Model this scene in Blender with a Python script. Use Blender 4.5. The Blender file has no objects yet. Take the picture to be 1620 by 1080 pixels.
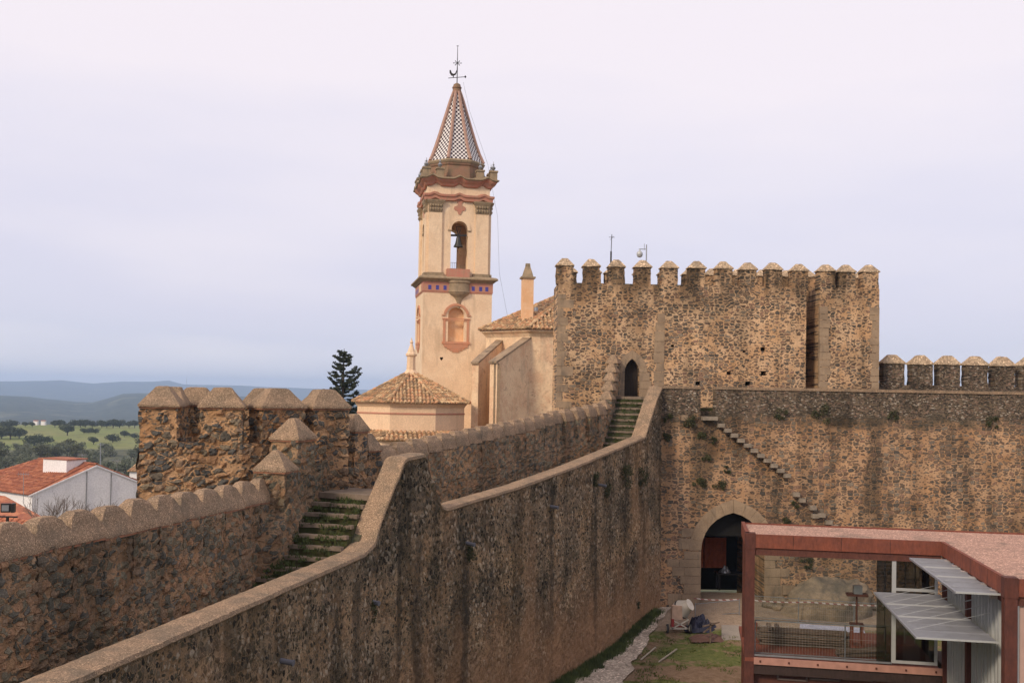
import bpy, math, random
from math import radians, sin, cos, tan, pi, sqrt, atan2, exp
from mathutils import Vector, Matrix, noise
from mathutils.geometry import tessellate_polygon
V = Vector
random.seed(7)
S = bpy.context.scene
COL = S.collection

# ------------------------------------------------------------------ camera
CAM_F, ROLL, PITCH, PPX, PPY, ZC = 1600.0, radians(1.0), radians(1.5), 810.0, 584.0, 11.0
cd = bpy.data.cameras.new('camera'); cam = bpy.data.objects.new('camera', cd); COL.objects.link(cam)
cam.matrix_world = Matrix.Translation((0, 0, ZC)) @ Matrix.Rotation(pi/2 + PITCH, 4, 'X') @ Matrix.Rotation(ROLL, 4, 'Z')
cd.sensor_width = 36; cd.lens = CAM_F/1620*36; cd.shift_y = (PPY-540)/1620
cd.clip_start = .1; cd.clip_end = 60000
S.camera = cam

# ------------------------------------------------------------------ sky and sun
SUN_EL, SUN_AZ = radians(33), radians(222)          # azimuth clockwise from +Y: behind the camera, to its left
w = bpy.data.worlds.new('World'); S.world = w; w.use_nodes = True
nt = w.node_tree; nt.nodes.clear()
def wn(t, **k):
    n = nt.nodes.new(t)
    for a, b in k.items(): setattr(n, a, b)
    return n
L_ = nt.links.new
sky = wn('ShaderNodeTexSky', sky_type='NISHITA', sun_disc=False, sun_elevation=SUN_EL, sun_rotation=SUN_AZ, dust_density=3.0)
bg1 = wn('ShaderNodeBackground'); bg1.inputs[1].default_value = .10; L_(sky.outputs[0], bg1.inputs[0])
tc = wn('ShaderNodeTexCoord'); sp = wn('ShaderNodeSeparateXYZ'); L_(tc.outputs['Generated'], sp.inputs[0])
mp = wn('ShaderNodeMapping'); mp.inputs['Scale'].default_value = (1.2, 1.2, 5); L_(tc.outputs['Generated'], mp.inputs[0])
nz = wn('ShaderNodeTexNoise'); nz.inputs['Scale'].default_value = 1.6; nz.inputs['Detail'].default_value = 4; nz.inputs['Roughness'].default_value = .5
L_(mp.outputs[0], nz.inputs[0])
ma = wn('ShaderNodeMath', operation='MULTIPLY_ADD'); L_(nz.outputs[0], ma.inputs[0]); ma.inputs[1].default_value = .34; L_(sp.outputs[2], ma.inputs[2])
sb = wn('ShaderNodeMath', operation='SUBTRACT'); L_(ma.outputs[0], sb.inputs[0]); sb.inputs[1].default_value = .17
cr = wn('ShaderNodeValToRGB'); L_(sb.outputs[0], cr.inputs[0])
e = cr.color_ramp.elements
e[0].position = 0.0; e[0].color = (.92, .88, .95, 1)
e[1].position = .62; e[1].color = (1.0, .91, .955, 1)
for p_, c_ in ((.06, (.78, .77, .90)), (.12, (.79, .765, .90)), (.20, (.885, .835, .93)), (.30, (.98, .90, .955))):
    x_ = e.new(p_); x_.color = (*c_, 1)
bg2 = wn('ShaderNodeBackground'); bg2.inputs[1].default_value = 1.06; L_(cr.outputs[0], bg2.inputs[0])
mx = wn('ShaderNodeMixShader'); mx.inputs[0].default_value = .9; L_(bg1.outputs[0], mx.inputs[1]); L_(bg2.outputs[0], mx.inputs[2])
wo = wn('ShaderNodeOutputWorld'); L_(mx.outputs[0], wo.inputs[0])
sd = bpy.data.lights.new('sun', 'SUN'); sun = bpy.data.objects.new('sun', sd); COL.objects.link(sun)
sd.energy = 2.5; sd.angle = radians(10); sd.color = (1, .83, .62)
sdir = V((sin(SUN_AZ)*cos(SUN_EL), cos(SUN_AZ)*cos(SUN_EL), sin(SUN_EL)))
sun.rotation_euler = sdir.to_track_quat('Z', 'Y').to_euler()
S.view_settings.view_transform = 'Standard'; S.view_settings.look = 'None'
S.view_settings.exposure = 0.0; S.view_settings.gamma = 1; S.view_settings.use_curve_mapping = False
S.cycles.volume_bounces = 2; S.cycles.max_bounces = 6; S.cycles.transparent_max_bounces = 24

# ------------------------------------------------------------------ survey helpers: a sight line meets a real plane
def ray(px, py):
    a = (px-PPX)/CAM_F; b = (PPY-py)/CAM_F; c, s = cos(ROLL), sin(ROLL)
    a2 = a*c-b*s; b2 = a*s+b*c
    return V((a2, cos(PITCH)-b2*sin(PITCH), sin(PITCH)+b2*cos(PITCH)))
O3 = V((0, 0, ZC))
def onZ(px, py, Z): d = ray(px, py); return O3 + d*((Z-ZC)/d.z)
def atY(px, py, Y): d = ray(px, py); return O3 + d*(Y/d.y)
def onV(px, py, p, q):
    d = ray(px, py); n = (q[1]-p[1], p[0]-q[0]); t = (n[0]*p[0]+n[1]*p[1])/(n[0]*d.x+n[1]*d.y); return O3 + d*t

# ------------------------------------------------------------------ materials
class NT:
    def __init__(s, name):
        s.m = bpy.data.materials.new(name); s.m.use_nodes = True; s.t = s.m.node_tree; s.t.nodes.clear()
        s.out = s.t.nodes.new('ShaderNodeOutputMaterial')
    def n(s, typ, ins=None, **k):
        o = s.t.nodes.new('ShaderNode'+typ)
        for a, b in k.items(): setattr(o, a, b)
        for a, b in (ins or {}).items():
            i = o.inputs[a]
            if hasattr(b, 'is_output'): s.t.links.new(b, i)
            else: i.default_value = b
        return o
    def pos(s): return s.n('NewGeometry').outputs['Position']
    def mapv(s, v, sc, loc=(0, 0, 0)): return s.n('Mapping', {0: v, 'Scale': sc, 'Location': loc}).outputs[0]
    def noise(s, v, sc, det=3, rough=.5, dist=0): 
        return s.n('TexNoise', {'Vector': v, 'Scale': sc, 'Detail': det, 'Roughness': rough, 'Distortion': dist})
    def math(s, op, a, b=0, c=0):
        return s.n('Math', {0: a, 1: b, 2: c}, operation=op).outputs[0]
    def ramp(s, f, pts, interp='LINEAR'):
        o = s.n('ValToRGB', {0: f}); r = o.color_ramp; r.interpolation = interp
        while len(r.elements) < len(pts): r.elements.new(.5)
        for el, (p, c) in zip(r.elements, pts):
            el.position = p; el.color = (*c, 1) if hasattr(c, '__len__') else (c, c, c, 1)
        return o.outputs[0]
    def mix(s, f, a, b, bt='MIX'):
        o = s.n('Mix', data_type='RGBA', blend_type=bt)
        for i, v in ((0, f), (6, a), (7, b)):
            if hasattr(v, 'is_output'): s.t.links.new(v, o.inputs[i])
            else: o.inputs[i].default_value = (v if i == 0 else (*v, 1) if len(v) == 3 else v)
        return o.outputs[2]
    def mr(s, v, a, b, c=0, d=1):
        return s.n('MapRange', {0: v, 1: a, 2: b, 3: c, 4: d}, interpolation_type='SMOOTHSTEP').outputs[0]
    def fin(s, col, rough=.9, h=None, dist=.03, st=.7, **kw):
        ins = {'Base Color': col if hasattr(col, 'is_output') else (*col, 1), 'Roughness': rough}; ins.update(kw)
        if 'Specular IOR Level' not in ins: ins['Specular IOR Level'] = .25
        b = s.n('BsdfPrincipled', ins)
        if h is not None:
            bp = s.n('Bump', {'Height': h, 'Distance': dist, 'Strength': st}); s.t.links.new(bp.outputs[0], b.inputs['Normal'])
        s.t.links.new(b.outputs[0], s.out.inputs[0]); return s.m

def rubble(name, scale, flat, mort, stones, cover=(.0, .10), drop=.3, stain=.5, stc=(.05, .045, .035), tone=1.0, bump=.05, ztint=None, seed=0, light=.0, top=None, patches=.0, relief=0, streaks=(), rand=.95, ysq=1.0, vary=.28, orange=0, fine=None, warp=1.0):
    s = NT(name); p = s.pos()
    q = s.mapv(p, (1, ysq, flat), (seed*13.1, seed*7.7, seed*3.3))
    wv = s.noise(q, 1.7*scale/4, 3)
    dis = s.n('VectorMath', {0: wv.outputs['Color'], 1: (.5, .5, .5)}, operation='SUBTRACT').outputs[0]
    dis = s.n('VectorMath', {0: dis, 'Scale': 1.1*warp/scale}, operation='SCALE').outputs[0]
    f2 = s.noise(q, scale*2.2, 2)
    d2 = s.n('VectorMath', {0: f2.outputs['Color'], 'Scale': .38*min(1, warp+.2)/scale}, operation='SCALE').outputs[0]
    q2 = s.n('VectorMath', {0: s.n('VectorMath', {0: q, 1: dis}, operation='ADD').outputs[0], 1: d2}, operation='ADD').outputs[0]
    v = s.n('TexVoronoi', {'Vector': q2, 'Scale': scale, 'Randomness': rand}, feature='F1')
    vd = s.n('TexVoronoi', {'Vector': q2, 'Scale': scale, 'Randomness': rand}, feature='DISTANCE_TO_EDGE')
    big = s.noise(s.mapv(p, (1, 1, 1.3), (seed, 0, seed)), .55, 4, .6).outputs[0]
    row = s.noise(s.mapv(p, (.25, .25, 3.2), (seed, seed, 0)), .8, 2, .6).outputs[0]
    thr = s.mr(s.math('ADD', s.math('MULTIPLY', big, .7), s.math('MULTIPLY', row, .3)), .38, .62, cover[0], cover[1])
    e0 = s.math('SUBTRACT', vd.outputs['Distance'], thr)
    msk = s.mr(e0, .015, .07)
    sep = s.n('SeparateColor', {0: v.outputs['Color']})
    dr = s.mr(big, .35, .7, drop*.3, drop*1.6)
    keep_ = s.math('GREATER_THAN', sep.outputs[1], dr)
    msk = s.math('MULTIPLY', msk, keep_)
    k = len(stones)
    sc_ = s.ramp(sep.outputs[0], [(i/k, c) for i, c in enumerate(stones)], 'CONSTANT')
    fn = s.noise(p, scale*5, 4, .65).outputs[0]
    fn2 = s.noise(p, scale*16, 3, .6).outputs[0]
    sc_ = s.mix(1.0, sc_, s.ramp(fn, [(.25, .55), (.7, 1.5)]), 'MULTIPLY')
    mo = s.mix(s.mr(s.noise(p, 1.1, 4).outputs[0], .3, .7), mort, tuple(c*f for c, f in zip(mort, (.78, .70, .62))))
    mo = s.mix(1.0, mo, s.ramp(fn2, [(.3, .72), (.7, 1.22)]), 'MULTIPLY')
    v3 = s.n('TexVoronoi', {'Vector': q2, 'Scale': scale*2.3, 'Randomness': 1.0}, feature='F1'); sp3 = s.n('SeparateColor', {0: v3.outputs['Color']})
    chip = s.math('MULTIPLY', s.mr(v3.outputs['Distance'], .50, .34), s.math('GREATER_THAN', sp3.outputs[1], .50))
    mo = s.mix(chip, mo, s.mix(sp3.outputs[0], stones[1], stones[2]))
    c = s.mix(msk, mo, sc_)
    c = s.mix(1.0, c, s.ramp(s.noise(s.mapv(p, (1, 1, 1.6), (seed*2, 3, 1)), .33, 4, .65).outputs[0], [(.3, (1-vary, 1-vary*.93, 1-vary*.93)), (.5, (1, 1, 1)), (.7, (1+vary*.8, 1+vary*.6, 1+vary*.3))]), 'MULTIPLY')
    if orange:
        c = s.mix(s.math('MULTIPLY', s.mr(s.noise(s.mapv(p, (1, 1, .6), (7, 7, 7)), .42, 4, .65).outputs[0], .52, .64, 0, orange), s.mr(fn, .3, .6, 1, .45)), c, (.46, .27, .145))
    if fine:
        v4 = s.n('TexVoronoi', {'Vector': q2, 'Scale': 10.5, 'Randomness': 1.0}, feature='F1'); s4 = s.n('SeparateColor', {0: v4.outputs['Color']})
        fc = s.ramp(s4.outputs[0], [(0, (.075, .06, .045)), (.3, (.15, .11, .08)), (.55, (.20, .15, .10)), (.8, (.26, .17, .12)), (.92, (.40, .34, .27))], 'CONSTANT')
        fc = s.mix(1.0, fc, s.ramp(fn, [(.3, .6), (.7, 1.3)]), 'MULTIPLY')
        zc_ = s.math('ADD', s.n('SeparateXYZ', {0: p}).outputs[2], s.math('MULTIPLY', s.math('SUBTRACT', s.noise(p, .9, 4, .7).outputs[0], .5), 1.3))
        c = s.mix(s.mr(zc_, fine-.12, fine+.12), c, fc)
        bd = s.math('MULTIPLY', s.mr(zc_, fine-.7, fine-.2), s.mr(zc_, fine, fine+.3, 1, 0)); c = s.mix(s.math('MULTIPLY', bd, s.mr(big, .4, .6, .25, .8)), c, (.07, .062, .045))
    if light:
        lf = s.mr(s.noise(p, scale*3.3, 3, .7).outputs[0], .62, .70, 0, light)
        c = s.mix(lf, c, (.36, .34, .29))
    st = s.noise(s.mapv(p, (1, 1, .16), (seed*5, 0, 0)), .9, 4, .6).outputs[0]
    stf = s.mr(st, .47, .62, 0, stain)
    if top:
        sx = s.n('SeparateXYZ', {0: p}).outputs[2]
        tt = s.math('MULTIPLY', s.mr(sx, top[0], top[1]), s.mr(s.noise(s.mapv(p, (1, 1, .12), (3, seed, 0)), 1.15, 3).outputs[0], .42, .6, .15, 1))
        stf = s.math('MAXIMUM', stf, s.math('MULTIPLY', tt, top[2]))
    c = s.mix(stf, c, s.mix(1.0, c, s.mix(.5, stc, tuple(x*5 for x in stc)), 'MULTIPLY'))
    c = s.mix(s.math('MULTIPLY', stf, .45), c, stc)
    if ztint:
        sx = s.n('SeparateXYZ', {0: p}).outputs[2]
        zz = s.math('ADD', sx, s.math('MULTIPLY', s.math('SUBTRACT', s.noise(s.mapv(p, (1, 1, .3)), .8, 3).outputs[0], .5), ztint[3]))
        zf = s.mr(zz, ztint[0], ztint[1], ztint[4] if len(ztint) > 4 else 1, 0)
        c = s.mix(zf, c, s.mix(s.mr(fn, .35, .65), ztint[2], tuple(x*.5 for x in ztint[2])))
    if patches:
        c = s.mix(s.mr(s.noise(p, .38, 3, .6).outputs[0], .52, .66, 0, patches), c, s.mix(1.0, c, (.30, .28, .24), 'MULTIPLY'))
    for (ux, uy, u0, wd, z1) in streaks:
        sx = s.n('SeparateXYZ', {0: p}); u = s.math('ADD', s.math('MULTIPLY', sx.outputs[0], ux), s.math('MULTIPLY', sx.outputs[1], uy))
        u = s.math('ADD', s.math('SUBTRACT', u, u0), s.math('MULTIPLY', s.math('SUBTRACT', s.noise(s.mapv(p, (1, 1, .5), (u0, 0, 0)), 1.3, 4, .7).outputs[0], .5), wd*2.2))
        k_ = s.math('MULTIPLY', s.mr(s.math('ABSOLUTE', u), wd*.3, wd, 1 if wd < .6 else .6, 0), s.math('MULTIPLY', s.mr(sx.outputs[2], z1-.3, z1+.25, 1, 0), s.mr(sx.outputs[2], z1-6.5, z1-3, .35, 1)))
        c = s.mix(s.math('MULTIPLY', k_, s.mr(fn, .25, .6, 1, .45)), c, (.045, .038, .028))
    if tone != 1: c = s.mix(1.0, c, (tone, tone, tone), 'MULTIPLY')
    h = s.math('ADD', s.math('MULTIPLY', msk, s.math('ADD', s.math('MULTIPLY', sep.outputs[2], .6), .5)), s.math('MULTIPLY', fn, .8))
    h = s.math('ADD', h, s.math('MULTIPLY', fn2, .35))
    m_ = s.fin(c, .95, h, bump, .9)
    if relief:
        dn = s.n('Displacement', {'Height': s.math('ADD', s.math('MULTIPLY', msk, s.math('ADD', s.math('MULTIPLY', sep.outputs[2], .7), .3)), s.math('MULTIPLY', fn, .6)), 'Midlevel': .6, 'Scale': relief})
        s.t.links.new(dn.outputs[0], s.out.inputs['Displacement']); m_.displacement_method = 'DISPLACEMENT'
    return m_

def plaster(name, col, col2, sc=1.2, stain=.3, stc=(.12, .09, .07), bump=.006, rough=.9, vert=True):
    s = NT(name); p = s.pos()
    a = s.noise(p, sc, 5, .65).outputs[0]
    c = s.mix(s.mr(a, .3, .7), col, col2)
    f = s.noise(p, sc*14, 3, .6).outputs[0]
    c = s.mix(1.0, c, s.ramp(f, [(.3, .86), (.7, 1.1)]), 'MULTIPLY')
    if stain:
        st = s.noise(s.mapv(p, (1, 1, .2 if vert else 1)), sc*1.6, 4, .65).outputs[0]
        c = s.mix(s.mr(st, .52, .72, 0, stain), c, stc)
    return s.fin(c, rough, s.math('ADD', f, a), bump, .6)

def aggregate(name, col, col2, sc=55):
    s = NT(name); p = s.pos()
    v = s.n('TexVoronoi', {'Vector': p, 'Scale': sc}, feature='F1')
    r = s.n('SeparateColor', {0: v.outputs['Color']})
    c = s.mix(s.mr(s.noise(p, 2.2, 4, .6).outputs[0], .3, .7), col, col2)
    c = s.mix(1.0, c, s.ramp(r.outputs[0], [(0, .55), (.5, .95), (.88, 1.15), (.96, 1.9)]), 'MULTIPLY')
    st = s.noise(p, 1.0, 5, .7).outputs[0]
    c = s.mix(s.mr(st, .50, .68, 0, .5), c, (.13, .11, .085))
    h = s.math('ADD', s.math('MULTIPLY', v.outputs['Distance'], -1), s.math('MULTIPLY', s.noise(p, 9, 4, .6).outputs[0], .9))
    return s.fin(c, .95, h, .02, .7)

def plain(name, col, rough=.6, metal=0, var=.15, sc=4, **kw):
    s = NT(name); p = s.pos()
    f = s.noise(p, sc, 4, .6).outputs[0]
    c = s.mix(1.0, col, s.ramp(f, [(.3, 1-var), (.7, 1+var)]), 'MULTIPLY')
    return s.fin(c, rough, None, Metallic=metal, **kw)

def rust(name, col, col2, rough=.75):
    s = NT(name); p = s.pos()
    c = s.mix(s.mr(s.noise(p, 3, 5, .7).outputs[0], .3, .7), col, col2)
    f = s.noise(s.mapv(p, (1, 1, .3)), 14, 4, .7).outputs[0]
    c = s.mix(1.0, c, s.ramp(f, [(.3, .75), (.7, 1.2)]), 'MULTIPLY')
    return s.fin(c, rough, f, .004, .5)

def leafm(name, a, b, sc=1.0):
    s = NT(name); p = s.pos()
    f = s.noise(p, sc, 3, .6).outputs[0]
    c = s.mix(s.mr(f, .35, .65), a, b)
    return s.fin(c, .8)

def tilem(name, cols, sc=3.0):
    s = NT(name); p = s.pos()
    v = s.n('TexVoronoi', {'Vector': s.mapv(p, (1, 1, 1.4)), 'Scale': sc}, feature='F1')
    r = s.n('SeparateColor', {0: v.outputs['Color']})
    c = s.ramp(r.outputs[0], [(i/len(cols), c_) for i, c_ in enumerate(cols)], 'CONSTANT')
    n_ = s.noise(p, 7, 4, .7).outputs[0]
    c = s.mix(1.0, c, s.ramp(n_, [(.25, .6), (.7, 1.25)]), 'MULTIPLY')
    c = s.mix(s.mr(s.noise(p, 1.2, 4, .7).outputs[0], .55, .7, 0, .5), c, (.16, .13, .09))
    return s.fin(c, .9, n_, .02, .5)

M = {}
STN = [(.085, .07, .06), (.13, .095, .07), (.19, .13, .09), (.10, .08, .065), (.22, .125, .08), (.14, .11, .085), (.26, .18, .12), (.07, .065, .06)]
M['keep'] = rubble('keep_rubble', 3.7, 1.75, (.70, .47, .285), [(.17, .12, .085), (.22, .15, .10), (.13, .10, .075), (.26, .16, .11), (.19, .15, .115), (.10, .085, .07), (.24, .19, .14), (.15, .10, .07)], (.03, .19), .34, .25, rand=.72, ysq=.05, warp=.6, bump=.06, seed=1, top=(15.2, 17.3, .75))
M['gate'] = rubble('curtain_rubble', 3.4, 1.75, (.56, .355, .21), [(.17, .12, .085), (.22, .15, .10), (.13, .10, .075), (.26, .16, .11), (.19, .15, .115), (.10, .085, .07), (.24, .19, .14), (.15, .10, .07)], (.02, .15), .26, .28, rand=.62, ysq=.05, warp=.5, fine=10.15, vary=.22, bump=.06, seed=2, patches=.5, streaks=((.99966, .02618, 19.6, .55, 10.2), (.99966, .02618, 11.0, .8, 9.9), (.99966, .02618, 14.6, .4, 7.0)))
M['gatepar'] = rubble('parapet_rubble', 6.5, 1.2, (.26, .195, .13), [(.08, .07, .06), (.13, .10, .08), (.17, .14, .11), (.10, .085, .065)], (.0, .04), .1, .4, bump=.03, seed=3, light=.5)
_d = (.4378, .8991)
STK = [(*_d, -3.57*.4378+27.94*.8991+t_s, w_s, z_s) for t_s, w_s, z_s in ((-1.6, .35, 6.2), (1.0, .16, 8.0), (2.0, .42, 6.8), (5.0, .30, 6.0), (11.8, .26, 7.6), (16.4, .22, 7.2), (20.0, .20, 8.2), (-5.4, .3, 5.2))]
M['inner'] = rubble('weathered_rubble', 10.5, .78, (.40, .285, .18), [(.03, .026, .02), (.11, .085, .06), (.20, .155, .105), (.055, .048, .034), (.42, .34, .255), (.18, .135, .095), (.10, .085, .055)], (.0, .09), .2, .40, stc=(.045, .042, .028), bump=.07, seed=4, light=1.0, ztint=(.2, 4.6, (.54, .30, .16), 4.6, .75), relief=.05, streaks=STK, vary=.5, orange=.6)
M['outer'] = rubble('slate_rubble', 4.9, 1.25, (.44, .29, .175), [(.12, .11, .085), (.19, .155, .105), (.27, .185, .12), (.15, .135, .11), (.34, .20, .115), (.23, .20, .14)], (.0, .06), .15, .30, stc=(.045, .038, .028), bump=.07, seed=5, light=.7, relief=.09, vary=.38, orange=.35)
M['bast'] = rubble('bastion_rubble', 3.7, 1.6, (.58, .36, .20), [(.10, .097, .09), (.15, .125, .095), (.25, .17, .11), (.12, .112, .10), (.34, .19, .10), (.22, .175, .12), (.12, .105, .085)], (.0, .09), .25, .30, stc=(.05, .043, .034), bump=.08, seed=6, light=.4, relief=.09)
M['gran'] = plaster('granite_blocks', (.36, .26, .17), (.25, .18, .12), 1.3, .75, (.12, .10, .08), .02)
M['brick'] = plaster('brick_edge', (.36, .16, .09), (.22, .12, .08), 5, .4, (.12, .08, .05), .01)
M['cap'] = aggregate('washed_aggregate', (.36, .245, .158), (.25, .18, .12), 60)
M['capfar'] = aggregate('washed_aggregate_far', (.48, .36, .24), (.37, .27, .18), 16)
M['step'] = plaster('step_stone', (.24, .18, .135), (.15, .115, .085), 3, .5, (.04, .045, .025), .02)
M['walk'] = plaster('walk_earth', (.09, .075, .05), (.05, .055, .028), 3, .4, (.03, .045, .015), .03)
M['church'] = plaster('church_render', (.82, .63, .435), (.74, .54, .36), .9, .5, (.44, .32, .21), .01)
M['church_old'] = plaster('worn_render', (.74, .52, .34), (.60, .39, .25), 1.0, .6, (.38, .26, .18), .02)
def wornm():
    s = NT('worn_render'); p = s.pos(); a = s.noise(p, .9, 5, .7).outputs[0]; b = s.noise(p, .45, 4, .7).outputs[0]; f = s.noise(p, 9, 4, .7).outputs[0]
    c = s.mix(s.mr(a, .35, .65), (.82, .61, .40), (.72, .50, .32)); c = s.mix(s.mr(b, .52, .62, 0, .7), c, (.70, .45, .285)); c = s.mix(s.mr(s.noise(p, 1.7, 5, .75).outputs[0], .56, .66, 0, .7), c, (.46, .29, .20))
    c = s.mix(s.mr(s.noise(s.mapv(p, (1, 1, .2)), 1.4, 4, .6).outputs[0], .54, .7, 0, .45), c, (.40, .30, .22)); c = s.mix(1.0, c, s.ramp(f, [(.3, .85), (.7, 1.1)]), 'MULTIPLY')
    return s.fin(c, .92, s.math('ADD', a, f), .02, .6)
M['church_old'] = wornm()
M['chapel'] = plaster('chapel_render', (.80, .58, .39), (.74, .53, .35), .8, .25, (.45, .3, .2), .006)
M['pink'] = plaster('red_ochre_trim', (.52, .21, .15), (.46, .25, .17), 2.5, .4, (.24, .18, .11), .01)
M['corn'] = plaster('weathered_cornice', (.38, .28, .18), (.26, .20, .13), 2.5, .5, (.12, .11, .075), .02)
M['drum'] = plaster('spire_drum', (.33, .18, .12), (.22, .16, .10), 1.3, .4, (.12, .105, .07), .02)
M['frame'] = plaster('orange_trim', (.60, .27, .16), (.52, .27, .17), 2.5, .35, (.30, .19, .12), .01)
M['niche'] = plaster('niche_plaster', (.74, .42, .22), (.78, .52, .32), 1.3, .2, (.4, .25, .14), .01)
M['blue'] = plain('blue_tile', (.07, .07, .30), .4)
M['white'] = plain('white_glaze', (.75, .74, .72), .4)
M['iron'] = plain('dark_iron', (.035, .032, .032), .5, .4)
M['bronze'] = plain('dark_bronze', (.05, .048, .045), .45, .5)
M['greym'] = plain('grey_metal', (.30, .31, .33), .4, .6)
M['tile'] = tilem('old_roof_tile', [(.50, .33, .18), (.36, .23, .125), (.60, .42, .24), (.44, .25, .13), (.30, .205, .12), (.56, .30, .16)], 3.4)
M['terra'] = tilem('new_roof_tile', [(.38, .14, .075), (.32, .12, .07), (.44, .18, .10), (.29, .105, .065)], 2.2)
M['whitew'] = plaster('whitewash', (.84, .82, .82), (.77, .75, .76), .5, .15, (.45, .43, .42), .004)
M['dark'] = plain('shade_black', (.012, .011, .010), .95)  # near-black colour standing in for the shade inside openings
M['door'] = plain('dark_wood', (.03, .022, .017), .8, sc=9)
M['redwood'] = plain('red_boards', (.50, .13, .06), .8, sc=5)
M['wood'] = plain('weathered_timber', (.14, .10, .075), .85, sc=8, var=.35)
M['corten'] = rust('corten_steel', (.22, .066, .038), (.15, .05, .034))
M['post'] = rust('rusted_post', (.105, .036, .026), (.08, .03, .024))
M['corten_d'] = rust('corten_dark', (.12, .045, .032), (.09, .034, .026))
M['beam'] = rust('dark_beam', (.05, .03, .027), (.035, .023, .02))
M['gravelroof'] = aggregate('pink_gravel', (.46, .28, .21), (.38, .235, .18), 28)
M['panel'] = plain('pink_panel', (.42, .28, .235), .6, var=.08)
M['alu'] = plain('white_aluminium', (.42, .43, .43), .4, .2, var=.06)
M['louvre'] = plain('grey_louvre', (.28, .285, .31), .45, .3, var=.08)
M['ribpanel'] = plain('pale_ribbed_sheet', (.42, .44, .44), .5, .2, var=.12)
M['rock'] = plaster('boulder_granite', (.33, .245, .165), (.11, .095, .075), .7, .8, (.09, .08, .065), .08)
M['leafd'] = leafm('dark_ivy_leaf', (.045, .055, .022), (.085, .08, .04), 6)
M['leafo'] = leafm('olive_leaf', (.10, .12, .075), (.16, .17, .11), .5)
M['leafk'] = leafm('oak_leaf', (.035, .046, .026), (.07, .085, .042), .6)
M['leafc'] = leafm('cedar_needle', (.03, .04, .026), (.055, .068, .045), 2)
M['bark'] = plain('bark', (.07, .055, .042), .95)
M['twig'] = plain('bare_twig', (.17, .14, .12), .95)
M['wood2'] = plain('pale_batten', (.36, .31, .25), .8)
M['tarp'] = plain('navy_tarpaulin', (.022, .023, .042), .5)
M['tarpb'] = plain('brown_sacking', (.12, .065, .05), .8)
M['mixer'] = plain('mixer_paint', (.55, .50, .43), .5)
M['mixerb'] = plain('mixer_cover', (.50, .34, .25), .6)
M['redp'] = plain('red_paint', (.28, .04, .035), .5)
M['rubber'] = plain('rubber', (.04, .04, .04), .8)
M['sheet'] = plain('lilac_sheet', (.36, .36, .44), .5)
M['conc'] = plaster('concrete_path', (.30, .26, .22), (.24, .21, .18), 1.5, .35, (.14, .12, .10), .01)

def glassm():
    s = NT('window_glass')
    tr = s.n('BsdfTransparent', {0: (.93, .94, .94, 1)}); gl = s.n('BsdfGlossy', {0: (1, 1, 1, 1), 'Roughness': .02})
    fr = s.n('Fresnel', {0: 1.25}); f = s.math('MULTIPLY', fr.outputs[0], 1.0)
    mx_ = s.n('MixShader', {0: f, 1: tr.outputs[0], 2: gl.outputs[0]}); s.t.links.new(mx_.outputs[0], s.out.inputs[0]); return s.m
M['glass'] = glassm()
def tint_glassm():
    s = NT('reflection_tint_glass'); tr = s.n('BsdfTransparent', {0: (.42, .43, .41, 1)}); gl = s.n('BsdfGlossy', {0: (1, 1, 1, 1), 'Roughness': .02}); fr = s.n('Fresnel', {0: 1.5})  # see-through tint darkens the pane in place of dark reflections
    mx_ = s.n('MixShader', {0: fr.outputs[0], 1: tr.outputs[0], 2: gl.outputs[0]}); s.t.links.new(mx_.outputs[0], s.out.inputs[0]); return s.m
M['tint_glass'] = tint_glassm()
def meshm():
    # welded wire: fine bars with gaps, from the panel's own UV in metres
    s = NT('welded_mesh'); uv = s.n('TexCoord').outputs['UV']; sx = s.n('SeparateXYZ', {0: uv})
    fx = s.math('FRACT', s.math('DIVIDE', sx.outputs[0], .09)); fy = s.math('FRACT', s.math('DIVIDE', sx.outputs[1], .30))
    k = s.math('MAXIMUM', s.math('LESS_THAN', fx, .06), s.math('LESS_THAN', fy, .025))
    b = s.n('BsdfPrincipled', {'Base Color': (.33, .31, .29, 1), 'Roughness': .5, 'Metallic': .3})
    mx_ = s.n('MixShader', {0: k, 1: s.n('BsdfTransparent').outputs[0], 2: b.outputs[0]}); s.t.links.new(mx_.outputs[0], s.out.inputs[0]); return s.m
M['mesh'] = meshm()
def tapem():
    s = NT('barrier_tape'); uv = s.n('TexCoord').outputs['UV']; sx = s.n('SeparateXYZ', {0: uv})
    k = s.math('LESS_THAN', s.math('FRACT', s.math('ADD', s.math('DIVIDE', sx.outputs[0], .34), s.math('MULTIPLY', sx.outputs[1], 2))), .5)
    return s.fin(s.mix(k, (.50, .46, .44), (.24, .10, .09)), .5)
M['tape'] = tapem()
def checkm():
    s = NT('checker_tile'); uv = s.n('TexCoord').outputs['UV']; sx = s.n('SeparateXYZ', {0: uv})
    r = s.math('FLOOR', s.math('DIVIDE', sx.outputs[1], .20)); c = s.math('FLOOR', s.math('DIVIDE', sx.outputs[0], .18))
    k = s.math('FLOORED_MODULO', s.math('ADD', r, c), 2)
    return s.fin(s.mix(k, (.74, .71, .68), (.045, .025, .035)), .35)
M['check'] = checkm()

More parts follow.
